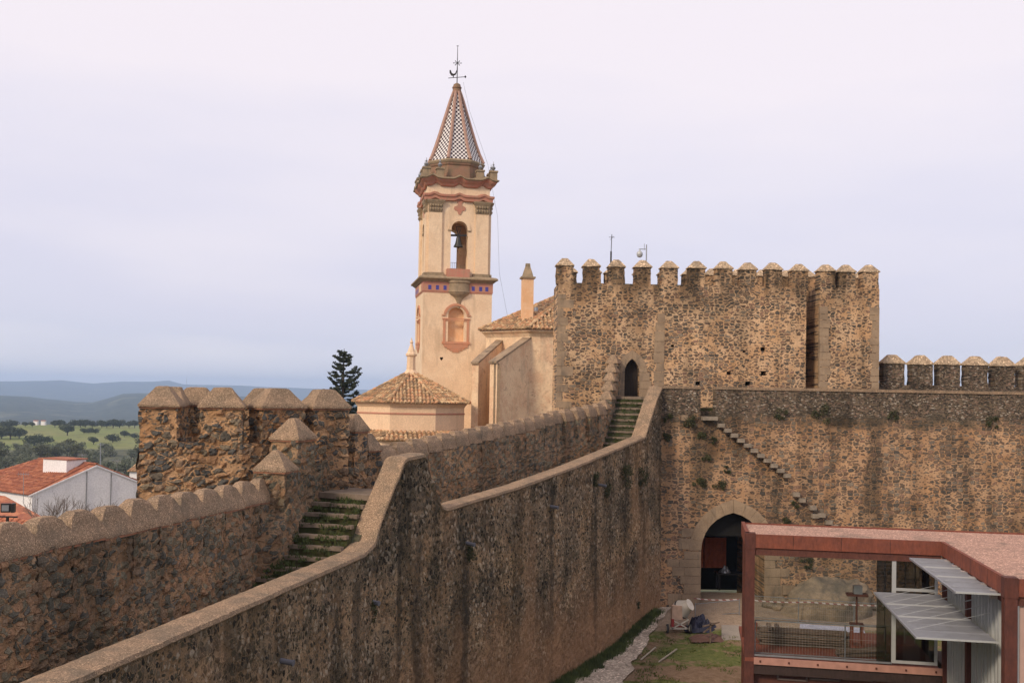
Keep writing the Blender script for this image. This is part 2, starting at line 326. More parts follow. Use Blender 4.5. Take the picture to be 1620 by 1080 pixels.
# ------------------------------------------------------------------ mesh helpers
class MB:
    def __init__(s): s.v = []; s.f = []; s.k = {}; s.uv = {}; s.cuts = [0]
    def cut(s): s.cuts.append(len(s.f)); s.k = {}; return s
    def vert(s, p, weld=True):
        if weld:
            key = (round(p[0], 3), round(p[1], 3), round(p[2], 3))
            if key in s.k: return s.k[key]
            s.k[key] = len(s.v)
        s.v.append(tuple(p)); return len(s.v)-1
    def face(s, pts, weld=False, uv=None):
        ids = [s.vert(p, weld) for p in pts]
        if len(set(ids)) < 3: return
        if uv: s.uv[len(s.f)] = uv
        s.f.append(ids)
    def patch(s, a, b, c, d, nu, nv):
        a, b, c, d = V(a), V(b), V(c), V(d)
        g = [[s.vert((a.lerp(b, i/nu)).lerp(d.lerp(c, i/nu), j/nv)) for i in range(nu+1)] for j in range(nv+1)]
        for j in range(nv):
            for i in range(nu):
                q = [g[j][i], g[j][i+1], g[j+1][i+1], g[j+1][i]]
                q = [x for n_, x in enumerate(q) if x not in q[:n_]]
                if len(q) > 2: s.f.append(q)
    def hexa(s, B, T, cell=None, skip=''):
        # B, T: four bottom and four top points, same winding (counter-clockwise seen from above)
        B = [V(p) for p in B]; T = [V(p) for p in T]
        if cell:
            nu = max(1, round(max((B[1]-B[0]).length, (T[1]-T[0]).length)/cell)); nv = max(1, round(max((B[2]-B[1]).length, (T[2]-T[1]).length)/cell))
            nw = max(1, round(max((T[0]-B[0]).length, (T[2]-B[2]).length)/cell))
        else: nu = nv = nw = 1
        if 'b' not in skip: s.patch(B[0], B[3], B[2], B[1], nv, nu)
        if 't' not in skip: s.patch(T[0], T[1], T[2], T[3], nu, nv)
        for i, n_ in ((0, nu), (1, nv), (2, nu), (3, nv)):
            if str(i) not in skip: s.patch(B[i], B[(i+1) % 4], T[(i+1) % 4], T[i], n_, nw)
    def box(s, c, dx, dy, dz, ax=(1, 0), cell=None):
        # centre of the bottom, sizes, horizontal x axis
        ax = V((ax[0], ax[1], 0)).normalized(); ay = V((-ax.y, ax.x, 0)); c = V(c)
        B = [c+ax*(sx*dx/2)+ay*(sy*dy/2) for sx, sy in ((-1, -1), (1, -1), (1, 1), (-1, 1))]
        s.hexa(B, [p+V((0, 0, dz)) for p in B], cell)
    def bar(s, a, b, w_, h_=None, up=(0, 0, 1)):
        a, b = V(a), V(b); h_ = h_ or w_; d = (b-a).normalized(); u = V(up)
        if abs(d.dot(u)) > .98: u = V((1, 0, 0))
        x = d.cross(u).normalized(); y = x.cross(d)
        P = [x*(sx*w_/2)+y*(sy*h_/2) for sx, sy in ((-1, -1), (1, -1), (1, 1), (-1, 1))]
        n_ = len(s.v); s.v += [tuple(a+p) for p in P]+[tuple(b+p) for p in P]
        s.f += [[n_, n_+1, n_+2, n_+3], [n_+7, n_+6, n_+5, n_+4]]+[[n_+i, n_+(i+1) % 4+0, n_+4+(i+1) % 4, n_+4+i][::-1] for i in range(4)]
    def tube(s, pts, rad, seg=8, cap=True):
        pts = [V(p) for p in pts]; rad = rad if hasattr(rad, '__len__') else [rad]*len(pts); rings = []
        for i, p in enumerate(pts):
            d = (pts[min(i+1, len(pts)-1)]-pts[max(i-1, 0)]).normalized(); u = V((0, 0, 1)) if abs(d.z) < .9 else V((1, 0, 0))
            x = d.cross(u).normalized(); y = d.cross(x); n_ = len(s.v)
            s.v += [tuple(p+x*(cos(2*pi*k/seg)*rad[i])+y*(sin(2*pi*k/seg)*rad[i])) for k in range(seg)]; rings.append(n_)
        for a, b in zip(rings, rings[1:]):
            s.f += [[a+k, b+k, b+(k+1) % seg, a+(k+1) % seg] for k in range(seg)]
        if cap: s.f += [[rings[0]+k for k in range(seg)], [rings[-1]+k for k in range(seg)][::-1]]
    def lathe(s, c, prof, seg=8, rot=0, ax=None):
        # profile of (radius, z); centre c
        rings = []
        for r, z in prof:
            n_ = len(s.v); rings.append(n_)
            s.v += [(c[0]+cos(rot+2*pi*k/seg)*r, c[1]+sin(rot+2*pi*k/seg)*r, c[2]+z) for k in range(seg)]
        for a, b in zip(rings, rings[1:]): s.f += [[a+k, a+(k+1) % seg, b+(k+1) % seg, b+k] for k in range(seg)]
        s.f += [[rings[0]+k for k in range(seg)][::-1], [rings[-1]+k for k in range(seg)]]
    def prism(s, loops, thick, mat, edges=True):
        # 2D loops (outline first, then holes) in the local x-z plane, extruded along local +y
        L3 = [[V((p[0], p[1], 0)) for p in l] for l in loops]; flat = [p for l in L3 for p in l]
        tri = tessellate_polygon(L3); n_ = len(s.v); N = len(flat)
        s.v += [tuple(mat @ V((p.x, 0, p.y))) for p in flat]+[tuple(mat @ V((p.x, thick, p.y))) for p in flat]
        for t in tri: s.f += [[n_+t[0], n_+t[1], n_+t[2]], [n_+N+t[2], n_+N+t[1], n_+N+t[0]]]
        o = 0
        for l in loops:
            m_ = len(l)
            for i in range(m_): a, b = n_+o+i, n_+o+(i+1) % m_; s.f.append([a, b, b+N, a+N])
            o += m_
    def rough(s, amp, sc=2.0, amp2=None, sel=None):
        out = []
        for p in s.v:
            q = V(p)
            if sel is None or sel(q):
                q = q + noise.noise_vector(V(p)*sc)*amp + noise.noise_vector(V(p)*sc*3.7+V((9, 9, 9)))*(amp2 if amp2 is not None else amp*.5)
            out.append(tuple(q))
        s.v = out; return s
    def build(s, name, m, parent=None, smooth=False, fix=True):
        if len(s.cuts) > 1:                                     # several pieces: each becomes an object of its own
            out = []
            for a, b in zip(s.cuts, s.cuts[1:]+[len(s.f)]):
                if b <= a: continue
                ids = sorted({i for f in s.f[a:b] for i in f}); mp_ = {i: k for k, i in enumerate(ids)}; q = MB()
                q.v = [s.v[i] for i in ids]; q.f = [[mp_[i] for i in f] for f in s.f[a:b]]; out.append(q.build(name, m, parent, smooth, fix))
            return out[0]
        me = bpy.data.meshes.new(name); me.from_pydata(s.v, [], s.f); me.materials.append(M[m] if isinstance(m, str) else m)
        if s.uv:
            ul = me.uv_layers.new(name='UVMap')
            for fi, uvs in s.uv.items():
                for li, uv in zip(me.polygons[fi].loop_indices, uvs): ul.data[li].uv = uv
        if fix:
            import bmesh
            bm = bmesh.new(); bm.from_mesh(me); bmesh.ops.recalc_face_normals(bm, faces=bm.faces); bm.to_mesh(me); bm.free()
        if smooth:
            for pl in me.polygons: pl.use_smooth = True
            try: me.set_sharp_from_angle(angle=radians(40))
            except Exception: pass
        o = bpy.data.objects.new(name, me); COL.objects.link(o)
        if parent: o.parent = parent; o.matrix_parent_inverse = parent.matrix_world.inverted()
        return o

def tag(o, label=None, cat=None, group=None, kind=None):
    if label: o['label'] = label
    if cat: o['category'] = cat
    if group: o['group'] = group
    if kind: o['kind'] = kind
    return o
def thing(name, label, cat, loc=(0, 0, 0), group=None):
    o = bpy.data.objects.new(name, None); o.location = loc; o.empty_display_size = .3; COL.objects.link(o)
    o.matrix_world = Matrix.Translation(V(loc)); return tag(o, label, cat, group)
def copy_tree(o, mw=None, label=None):
    c = o.copy(); COL.objects.link(c)
    if mw is not None: c.matrix_world = mw
    if label: c['label'] = label
    for ch in list(o.children):
        d = ch.copy(); COL.objects.link(d); d.parent = c
        for g in list(ch.children):
            h = g.copy(); COL.objects.link(h); h.parent = d
    return c
def arc(cx, cz, r, a0, a1, n_): return [(cx+r*cos(radians(a0+(a1-a0)*i/n_)), cz+r*sin(radians(a0+(a1-a0)*i/n_))) for i in range(n_+1)]
def frame(p, ax):
    ax = V((ax[0], ax[1], 0)).normalized(); return Matrix(((ax.x, -ax.y, 0, p[0]), (ax.y, ax.x, 0, p[1]), (0, 0, 1, p[2]), (0, 0, 0, 1)))
def rnd(a, b): return random.uniform(a, b)
def interp(pts, t):
    if t <= pts[0][0]: return pts[0][1]
    for (a, x), (b, y) in zip(pts, pts[1:]):
        if t <= b: return x+(y-x)*(t-a)/(b-a) if b > a else y
    return pts[-1][1]

# ================================================================== GROUND AND FAR COUNTRY
def sst(x): x = max(0, min(1, x)); return x*x*(3-2*x)
def gz(x, y): return sst((y-43.5)/6.5)*(.55+.4*sst((x-8.6)/1.6))
def az_px(az): return 808 + tan(az)*CAM_F
FAR = [(-900, 60), (-300, 66), (0, 62), (60, 72), (97, 80), (144, 56), (200, 84), (236, 76), (258, 104), (286, 62), (340, 62), (400, 55), (470, 50), (560, 42), (700, 40), (900, 70), (1200, 95), (1500, 70), (1800, 90), (2600, 60)]
MIDR = [(-900, -10), (-200, -16), (0, -20), (42, -20), (80, -32), (125, -44), (147, -42), (175, -24), (195, -6), (222, -4), (300, -2), (380, -12), (480, -24), (600, -30), (900, -30), (1400, -20), (2600, -10)]
def hill(az, r):
    px = az_px(az) if abs(az) < 1.2 else (2600 if az > 0 else -900)
    base = interp([(0, -1.2), (60, -1.5), (90, -5), (150, -10), (300, -16.5), (600, -21.5), (900, -20.4), (1150, -27), (1600, -60), (3000, -75), (20000, -75)], r)
    x, y = r*sin(az), r*cos(az)
    n1 = noise.fractal(V((x*.004, y*.004, 3)), 1, 2, 4)
    base += n1*min(2.0, r*.003)
    zm = interp(MIDR, px); nn = noise.fractal(V((x*.0011, y*.0011, 7)), 1, 2, 5)
    m_ = (zm+75)*exp(-((r-4000)/900)**2) + ((nn*16+9*noise.fractal(V((x*.0045, y*.0045, 5)), 1, 2, 3)) if r > 2000 else 0)*exp(-((r-3600)/1000)**2)
    f_ = (interp(FAR, px)+75)*exp(-((r-9500)/1500)**2) + (nn*40 if r > 5000 else 0)*exp(-((r-8300)/900)**2)
    return base+max(m_, 0)*(r > 1200)+max(f_, 0)*(r > 4500)
t_ = MB(); RR = []
r = 6.0
while r < 11600: RR.append(r); r *= 1.06 if (r < 300 or r > 3000) else 1.045
rings = []
NA = 480
for r in RR:
    rings.append([t_.vert((r*sin(2*pi*k/NA), r*cos(2*pi*k/NA), hill(((2*pi*k/NA+pi) % (2*pi))-pi, r)), False) for k in range(NA)])
for a, b in zip(rings, rings[1:]):
    for k in range(NA): t_.f.append([a[k], a[(k+1) % NA], b[(k+1) % NA], b[k]])
c_ = t_.vert((0, 0, -1.2), False)
for k in range(NA): t_.f.append([c_, rings[0][(k+1) % NA], rings[0][k]])
s_ = NT('country'); p_ = s_.pos(); ln = s_.n('VectorMath', {0: p_}, operation='LENGTH').outputs['Value']
n1_ = s_.noise(s_.mapv(p_, (1, 1, 1)), .012, 5, .6).outputs[0]; n2_ = s_.noise(p_, .11, 4, .7).outputs[0]; n3_ = s_.noise(p_, .004, 5, .65).outputs[0]
grass_ = s_.mix(s_.mr(n1_, .35, .65), (.15, .185, .045), (.20, .20, .07)); scrub = s_.mix(s_.mr(n2_, .4, .6), (.05, .06, .03), (.12, .12, .07))
near_ = s_.mix(s_.mr(ln, 560, 600), scrub, s_.mix(s_.mr(n2_, .56, .64, 0, .55), grass_, (.05, .055, .025)))
forest = s_.mix(s_.mr(s_.noise(p_, .03, 5, .7).outputs[0], .4, .6), (.018, .028, .015), (.05, .06, .034))
forest = s_.mix(s_.mr(n3_, .55, .68), forest, (.12, .12, .07))
far_ = s_.mix(s_.mr(ln, 930, 1200), near_, forest)
s_.fin(far_, .95, n2_, .8, .5)
terr = t_.build('terrain', s_.m, smooth=True); tag(terr, kind='structure')

# courtyard ground with turf, earth and a chip path
def yard_mat():
    s = NT('courtyard_ground'); p = s.pos(); sx = s.n('SeparateXYZ', {0: p}); X, Y = sx.outputs[0], sx.outputs[1]
    a = s.noise(p, .45, 5, .65).outputs[0]; b = s.noise(p, 3.2, 5, .75).outputs[0]; c = s.noise(p, 14, 3, .7).outputs[0]
    gr = s.mix(s.mr(b, .35, .65), (.075, .095, .022), (.14, .145, .045)); ea = s.mix(s.mr(b, .3, .7), (.14, .085, .05), (.23, .155, .10))
    k = s.math('ADD', a, s.math('MULTIPLY', s.math('SUBTRACT', b, .5), .5))
    band = s.mr(s.math('ABSOLUTE', s.math('SUBTRACT', s.math('ADD', Y, s.math('MULTIPLY', a, 3)), 42.3)), .5, 1.6, .30, 0)
    m = s.mr(s.math('ADD', k, band), .50, .64)
    col = s.mix(m, gr, ea)
    col = s.mix(s.mr(Y, 46.6, 47.1), col, s.mix(s.mr(b, .3, .7), (.26, .19, .135), (.33, .25, .18)))
    col = s.mix(1.0, col, s.ramp(c, [(.3, .75), (.7, 1.25)]), 'MULTIPLY')
    return s.fin(col, .95, s.math('ADD', b, c), .05, .8)
g = MB()
nx, ny = 90, 90
gg = [[g.vert((-6+i*.5, 8+j*.5, 0), False) for i in range(nx+1)] for j in range(ny+1)]
for j in range(ny):
    for i in range(nx): g.f.append([gg[j][i], gg[j][i+1], gg[j+1][i+1], gg[j+1][i]])
g.v = [(x, y, gz(x, y)+.05*noise.noise(V((x*.8, y*.8, 0)))) for x, y, z in g.v]
tag(g.build('courtyard_ground', yard_mat(), smooth=True), kind='structure')

# ================================================================== RAMPART
E_ = V((-3.57, 27.94)); K_ = V((7.52, 50.70)); dB = (K_-E_).normalized(); nB = V((-dB.y, dB.x)); LB = (K_-E_).length
dA = ray(1142, 631).xy.normalized(); nA = V((-dA.y, dA.x))
def tr(t, off):
    # point of the rampart line: t metres along from its bend, off metres outward (left)
    k = sst((t+.9)/1.8)
    base = E_ + (dB*t if t > 0 else dA*t)
    n_ = (nA*(1-k)+nB*k).normalized()
    return base + n_*off
def T3(t, off, z): p = tr(t, off); return V((p.x, p.y, z))
COPZ = [(-30, 6.78), (-1.3, 6.83), (-.43, 7.0), (1.16, 9.13), (1.3, 9.2), (2.35, 9.25), (3.45, 7.62), (3.65, 7.54), (8.98, 7.84), (13.69, 8.23), (19.08, 8.80), (22.66, 9.18), (24.43, 11.0), (25.3, 11.62)]
WALKZ = [(-30, 5.9), (-2.6, 5.9), (-1.9, 6.0), (.5, 7.75), (2.3, 7.9), (3.6, 6.55), (9, 6.9), (14, 7.3), (19, 7.85), (21.9, 8.2), (24.6, 10.6), (27, 10.85)]
rp = thing('castle_rampart', 'stepped stone castle rampart with a walkway between its two parapets, climbing to the gate keep', 'castle wall', (0, 20, 0))
ts = [-26+.5*i for i in range(23)]+[-14.5+.09*i for i in range(int((LB+14.5)/.09)+1)]+[LB]
def strip(mb, ts, sec, cl=False):
    prev = None
    for t in ts:
        row = [mb.vert(q) for q in sec(t)]
        if prev:
            for i in range(len(row)-1):
                q = [prev[i], row[i], row[i+1], prev[i+1]]
                q = [x for n_, x in enumerate(q) if x not in q[:n_]]
                if len(q) > 2: mb.f.append(q)
        prev = row
# courtyard face, top and back of the inner parapet
def sec_in(t):
    zt = interp(COPZ, t)-.13; zw = interp(WALKZ, t)-.3; n_ = 80
    return [T3(t, -.10*(1-j/n_), -.4+(zt+.4)*j/n_) for j in range(n_+1)] + [T3(t, .22, zt), T3(t, .55, zt)] + [T3(t, .55, zt+(zw-zt)*j/6) for j in range(1, 7)]
m = MB(); strip(m, ts, sec_in); m.rough(.05, 1.1, .03)
m.build('inner_parapet', 'inner', rp)
def cop_sec(t):
    z = interp(COPZ, t); s_o = .13*sst(1-abs((t-2.95)/.85)) if abs(t-2.95) < .85 else 0; return [T3(t, o+(s_o if o < .05 else 0), z+dz) for o, dz in ((.58, -.14), (.62, -.10), (.62, -.03), (.5, .0), (.3, .012), (.1, .0), (-.05, -.03), (-.07, -.11), (-.03, -.15))]
m = MB(); strip(m, ts, cop_sec); m.rough(.012, 1.5, .012); m.build('coping', 'cap', rp, smooth=True)
# walkway bed
m = MB(); strip(m, [-26+.3*i for i in range(176)], lambda t: [T3(t, .4+2.3*j/8, interp(WALKZ, t)) for j in range(9)]); m.rough(.03, 2)
m.build('walkway', 'walk', rp)
# flights of steps
st = MB(); gb = MB()
def step(t, z, tread, a=.62, b=2.55, th=.10, slab=None):
    b = min(b, interp([(18.5, 2.6), (21.9, 1.97), (24, 2.0), (25, 2.26), (26, 2.52), (26.8, 2.64)], t)+.05)
    B = [T3(t, a, z-th), T3(t+tread, a, z-th), T3(t+tread, b, z-th), T3(t, b, z-th)]
    st.hexa(B, [p+V((0, 0, th)) for p in B], .25); st.cut()
    B = [T3(t+.05, a, z-.5), T3(t+tread, a, z-.5), T3(t+tread, b, z-.5), T3(t+.05, b, z-.5)]
    gb.hexa(B, [p+V((0, 0, .5-th)) for p in B], .25); gb.cut()
for k in range(1, 10): step(.5-.35*k, 8.12-.24*k, .20)
for k in range(1, 10):
    B = [T3(.5-.35*k+.2, .62, 8.12-.24*k-.4), T3(.5-.35*k+.36, .62, 8.12-.24*k-.4), T3(.5-.35*k+.36, 2.55, 8.12-.24*k-.4), T3(.5-.35*k+.2, 2.55, 8.12-.24*k-.4)]
    gb.hexa(B, [p+V((0, 0, .38)) for p in B], .25); gb.cut()
step(.5, 8.12, 1.7, th=.16)
for k in range(1, 6): step(2.2+.28*(k-1), 8.12-.26*k, .28)
for k in range(9): step(22.0+.33*k, 8.55+.28*k, .12)
step(24.97, 11.07, 2.4, th=.14)
for k in range(9):
    t0 = 22.1+.33*k; z = 8.5+.28*k; bb = interp([(18.5, 2.6), (21.9, 1.97), (24, 2.0), (25, 2.26), (26, 2.52), (26.8, 2.64)], t0)+.05; B = [T3(t0, .62, z-.4), T3(t0+.24, .62, z-.4), T3(t0+.24, bb, z-.4), T3(t0, bb, z-.4)]
    gb.hexa(B, [p+V((0, 0, .38)) for p in B], .2); gb.cut()
st.rough(.015, 3); st.build('step', 'step', rp)
gmat = plaster('mossy_earth', (.045, .06, .014), (.075, .06, .03), 6, .4, (.03, .03, .015), .03)
gb.rough(.03, 4); gb.build('mossy_riser', gmat, rp)
# outer parapet
OUT = 2.6
def OF(t): return interp([(18.5, 2.6), (21.9, 1.97), (24, 2.0), (25, 2.26), (26, 2.52), (26.8, 2.64)], t)
SILL = [(-30, 7.15), (-1.9, 7.15), (-1.2, 8.0), (-.6, 8.3), (.3, 8.9), (1.5, 8.9), (2.4, 8.7), (3.9, 7.85), (7, 8.1), (15.3, 8.7), (23.0, 9.35), (25.5, 10.7), (26.6, 11.2)]
to = [-26+.5*i for i in range(23)]+[-14.5+.08*i for i in range(300)]+[9.5+.16*i for i in range(107)]
def sec_out(t):
    IN = interp([(-2.1, OUT), (-1.8, 2.1), (-.9, 2.15), (.5, 2.4), (1.4, OUT)], t) if t < 2 else OF(t); zt = interp(SILL, t); zb = interp(WALKZ, t)-.4
    return [T3(t, IN-.04*(1-j/26), zb+(zt-zb)*j/26) for j in range(27)] + [T3(t, OF(t)+.3, zt)] + [T3(t, OF(t)+.62, zt-(zt+2)*j/10) for j in range(11)]
m = MB(); strip(m, to, sec_out); m.rough(.05, 1.7, .03); m.build('outer_parapet', 'outer', rp)

def merlon(parent, c, ax, w_, d_, z0, zc, zt, mat, capm, cell=.16, amp=.03, top=.36, over=.05, name='merlon', topd=None, ridge=0):
    c = V((c[0], c[1], 0)); ax = V((ax[0], ax[1], 0)).normalized(); ay = V((-ax.y, ax.x, 0))
    def ring(kx, ky, z): return [c+ax*(sx*kx/2)+ay*(sy*ky/2)+V((0, 0, z)) for sx, sy in ((-1, -1), (1, -1), (1, 1), (-1, 1))]
    m = MB(); m.hexa(ring(w_, d_, z0), ring(w_, d_, zc), cell); m.rough(amp, 2.3, amp); o = m.build(name, mat, parent)
    h = zt-zc; m = MB(); td = topd if topd else top
    lv = [(w_+2*over, d_+2*over, 0), (w_+2*over, d_+2*over, h*.10), (w_*(.5+.5*top)+.04, d_*(.5+.5*td)+.04, h*.58), (w_*top+.05, d_*td+.04, h*.97)]
    if ridge: lv = [(w_+2*over, d_+2*over, 0), (w_+2*over, d_+2*over, h*.12), (w_+2*over-.01, d_*.72+.04, h*ridge), (w_*.72, d_*.46+.04, h*.82), (w_*top+.05, d_*td+.04, h*.98)]
    for (a0, b0, h0), (a1, b1, h1) in zip(lv, lv[1:]): m.hexa(ring(a0, b0, zc+h0), ring(a1, b1, zc+h1), cell, skip='tb')
    m.hexa(ring(*lv[-1][:2], zc+lv[-1][2]), ring(lv[-1][0]*.7, lv[-1][1]*.7, zt), cell, skip='b')
    B = ring(*lv[0][:2], zc); m.patch(B[0], B[3], B[2], B[1], 2, 2)
    m.rough(amp*.55, 2.3, amp*.35); m.build('cap', capm, o, smooth=True)
    if cell < .125: m = MB(); m.hexa(ring(w_+1.2*over, d_+1.2*over, zc-.045), ring(w_+1.2*over, d_+1.2*over, zc-.002), .2); m.rough(.012, 4); m.build('brick_course', 'brick', o)
    return o
t = -20.06
while t < -.9:
    merlon(rp, tr(t, OUT+.30), dA, .93, .60, 7.0, 8.08+rnd(-.02, .02), 8.68+rnd(-.03, .03), 'outer', 'cap', .09, .03, .34, .03, topd=.25, ridge=.45); t += .98
merlon(rp, tr(-1.0, OUT+.04), dA, .80, .85, 7.0, 8.86, 9.42, 'outer', 'cap', .1, .035, .14)
merlon(rp, tr(-.1, OUT+.08), (dA+dB), .95, .85, 7.2, 9.66, 10.26, 'outer', 'cap', .1, .035, .2)
merlon(rp, tr(2.85, OUT+.33), dB, .72, .66, 7.2, 9.80, 10.35, 'bast', 'cap', .1, .03, .3)
merlon(rp, tr(3.62, OUT+.33), dB, .72, .66, 7.0, 9.18, 9.72, 'bast', 'cap', .1, .03, .3)
t = 4.5
while t < 22.9:
    zc = interp([(3.9, 8.70), (7, 8.94), (15.3, 9.51), (23.2, 10.24)], t)
    merlon(rp, tr(t, OF(t)+.3), dB, .97, .6, zc-1.1, zc, zc+.56, 'inner' if t > 99 else 'outer', 'cap', .16, .02, .60, .02, topd=.3, ridge=.7); t += .99
for k in range(6):
    t = 23.35+.58*k; zc = 10.42+.47*k
    merlon(rp, tr(t, OF(t)+.37), dB, .50, .6, zc-1.4, zc, zc+.46, 'outer', 'cap', .16, .02, .3)
# rain spouts through the courtyard face
for px, py in ((583, 951), (441, 1045), (736, 859), (870, 801), (947, 767)):
    q = onV(px, py, E_, E_+(dB if px > 560 else dA)); dr = V(((dB if px > 560 else dA).y, -(dB if px > 560 else dA).x, 0))
    sp_ = MB(); sp_.tube([q-dr*.2+V((0, 0, .04)), q+dr*.34+V((0, 0, -.02))], .06, 10); sp_.tube([q+dr*.30+V((0, 0, -.013)), q+dr*.345+V((0, 0, -.021))], .067, 10)
    sp_.build('rain_spout', plain('dull_pipe', (.13, .13, .15), .7), rp, smooth=True)

# ================================================================== BASTION
bt = thing('wall_bastion', 'many-sided stone bastion with pyramid capped merlons, left of the rampart stairs', 'bastion', (-8, 30, 0))
P = [V((-10.13, 27.60)), V((-7.45, 28.10)), V((-4.87, 30.50)), V((-5.7, 33.6)), V((-10.9, 32.7))]
cen = sum(P, V((0, 0)))/5
def inset(i, d):
    a, b, c = P[i-1], P[i], P[(i+1) % 5]; n1 = (b-a).normalized(); n2 = (c-b).normalized(); n1 = V((-n1.y, n1.x)); n2 = V((-n2.y, n2.x))
    n_ = (n1+n2).normalized(); return b+n_*(d/max(.4, n_.dot(n1)))
Q = [inset(i, .75) for i in range(5)]
def w3(p, z): return V((p.x, p.y, z))
m = MB()
for i in range(5):
    j = (i+1) % 5
    m.hexa([w3(P[i], -3), w3(P[j], -3), w3(Q[j], -3), w3(Q[i], -3)], [w3(P[i], 9.52), w3(P[j], 9.52), w3(Q[j], 9.52), w3(Q[i], 9.52)], .08 if i < 2 else .3, skip='b13')
m.rough(.05, 1.6, .03); m.build('shaft', 'bast', bt)
m = MB(); m.f.append([m.vert(w3(q, 8.5)) for q in Q]); m.build('bastion_floor', 'walk', bt)
def bmer(i, s0, s1, dp=.75, zc=10.53, zt=11.10, tp=.38):
    a, b = P[i], P[(i+1) % 5]; d = (b-a).normalized(); n_ = V((-d.y, d.x)); c = a+d*((s0+s1)/2)+n_*(dp/2)
    merlon(bt, c, d, s1-s0, dp, 9.4, zc, zt, 'bast', 'cap', .08, .025, tp, .07)
bmer(0, 0.02, .98, 1.3, tp=.30)
bmer(0, 1.58, 2.70)
bmer(1, .62, 1.95, .8)
bmer(1, 2.28, 3.50, .8)
L3 = (P[4]-P[3]).length
bmer(3, L3-1.45, L3-.02, .7); bmer(3, 1.9, 3.1, .7); bmer(3, .1, 1.2, .7)
bmer(4, .9, 1.9, .6); bmer(4, 2.6, 3.6, .6)
bmer(2, 1.6, 2.7, .6, 10.4, 10.95)

# ================================================================== GATE WALL
kd = V((cos(radians(1.5)), sin(radians(1.5))))
gw = thing('gate_curtain_wall', 'broad rubble curtain wall with a pointed gateway and a broken flight of projecting steps', 'castle wall', (18, 51, 0))
FG = frame((K_.x, K_.y, 0), kd)
def arch2(c, w_, z0, zs, za, n_=9):
    h = za-zs; R = (w_*w_+h*h)/(2*w_); a1 = math.degrees(atan2(h, R-w_)) if R > w_ else 90
    right = [(c+w_-R+R*cos(radians(a1*i/n_)), zs+R*sin(radians(a1*i/n_))) for i in range(n_+1)]
    left = [(2*c-x, z) for x, z in right[::-1]][1:]
    return [(c+w_, z0)]+right+left+[(c-w_, z0)]
GC, GW = 3.68, 1.59
go = arch2(GC, GW, -.5, 3.45, 5.34)
outl = [(-.1, -.5)]+go[::-1]+[(34, -.5), (34, 11.5), (2.72, 11.5), (2.72, 10.15), (1.97, 10.15), (1.97, 11.5), (-.1, 11.5)]
outl = [(-.3, -.5), (GC-GW, -.5)]+go[::-1][1:-1]+[(GC+GW, -.5)]+outl[len(go)+1:]
m = MB(); m.prism([outl], .62, FG); 
m.build('wall_face', 'gate', gw)
m = MB()
for a, b in ((-.12, 1.97), (2.72, 34)):
    n_ = max(2, int((b-a)/.5)); 
    for i in range(n_):
        u0, u1 = a+(b-a)*i/n_, a+(b-a)*(i+1)/n_-.004
        z0 = 11.5; zt = 11.64+.012*sin(i*2.1)
        B = [FG @ V((u0, -.06, z0)), FG @ V((u1, -.06, z0)), FG @ V((u1, .66, z0)), FG @ V((u0, .66, z0))]
        m.hexa(B, [p+V((0, 0, zt-z0)) for p in B])
m.build('coping', 'cap', gw)
# passage walls, vault and inner mass
m = MB()
def gbox(mb, u0, u1, v0, v1, z0, z1, F=FG, cell=None):
    B = [F @ V(p) for p in ((u0, v0, z0), (u1, v0, z0), (u1, v1, z0), (u0, v1, z0))]; mb.hexa(B, [p+V((0, 0, z1-z0)) for p in B], cell)
gbox(m, -.3, GC-GW-.02, .62, 5.5, -.5, 10.4); gbox(m, GC+GW+.02, 34, .62, 2.8, -.5, 10.4); gbox(m, GC-GW-.02, GC+GW+.02, .62, 5.5, 5.45, 10.4)
gbox(m, GC+GW+.02, GC+GW+2, 2.8, 5.5, -.5, 6)
m.build('passage_walls', 'gate', gw)
m = MB(); gbox(m, GC-GW, GC+GW, .62, 2.9, 4.1, 5.44); gbox(m, GC-GW, GC+GW, 5.4, 5.6, .5, 5.44); m.build('passage_shade_lintel', 'dark', gw)  # passage shade put into the colour of lintel and back wall
m = MB(); gbox(m, 0, 34, .64, 2.4, 10.4, 10.55); m.build('wall_walk', gmat, gw)
for a, b in ((GC-GW+.05, GC-.35), (GC-.30, GC+.9)):
    m = MB(); n_ = 7
    for i in range(n_):
        u0 = a+(b-a)*i/n_; gbox(m, u0+.01, u0+(b-a)/n_, 5.1, 5.18, 1.75, 3.4)
    gbox(m, a, b, 5.19, 5.23, 1.75, 3.4); m.build('gate_leaf', 'redwood', gw)
# dressed stones round the gateway
def blocks(mb, rects, F, proud=.03, deep=.25, gap=.008):
    for u0, u1, z0, z1 in rects:
        j = rnd(-.012, .012); gbox(mb, u0+gap, u1-gap, -proud+j, deep, z0+gap, z1-gap, F, None)
def voussoirs(mb, c, w_, zs, za, th, n_, F, proud=.035):
    inn = arch2(c, w_, 0, zs, za, n_)[1:-1]
    h = za-zs; R = (w_*w_+h*h)/(2*w_)
    def outp(p):
        cx = c+w_-R if p[0] >= c-1e-6 else c-w_+R
        d = V((p[0]-cx, p[1]-zs)).normalized(); return (p[0]+d.x*th, p[1]+d.y*th)
    for i in range(len(inn)-1):
        a, b = inn[i], inn[i+1]
        if abs(b[0]-c) < 1e-4: oa, ob = outp((a[0], a[1])), (c, za+th*1.12)
        elif abs(a[0]-c) < 1e-4: oa, ob = (c, za+th*1.12), outp(b)
        else: oa, ob = outp(a), outp(b)
        pr = proud+rnd(-.01, .01); A = [(a[0], a[1]), oa, ob, (b[0], b[1])]
        cx = sum(q[0] for q in A)/4; cz = sum(q[1] for q in A)/4
        A = [(cx+(q[0]-cx)*.975, cz+(q[1]-cz)*.975) for q in A]
        Fm = F @ Matrix.Translation(V((0, -pr, 0))); mb.prism([A], pr+.2, Fm)
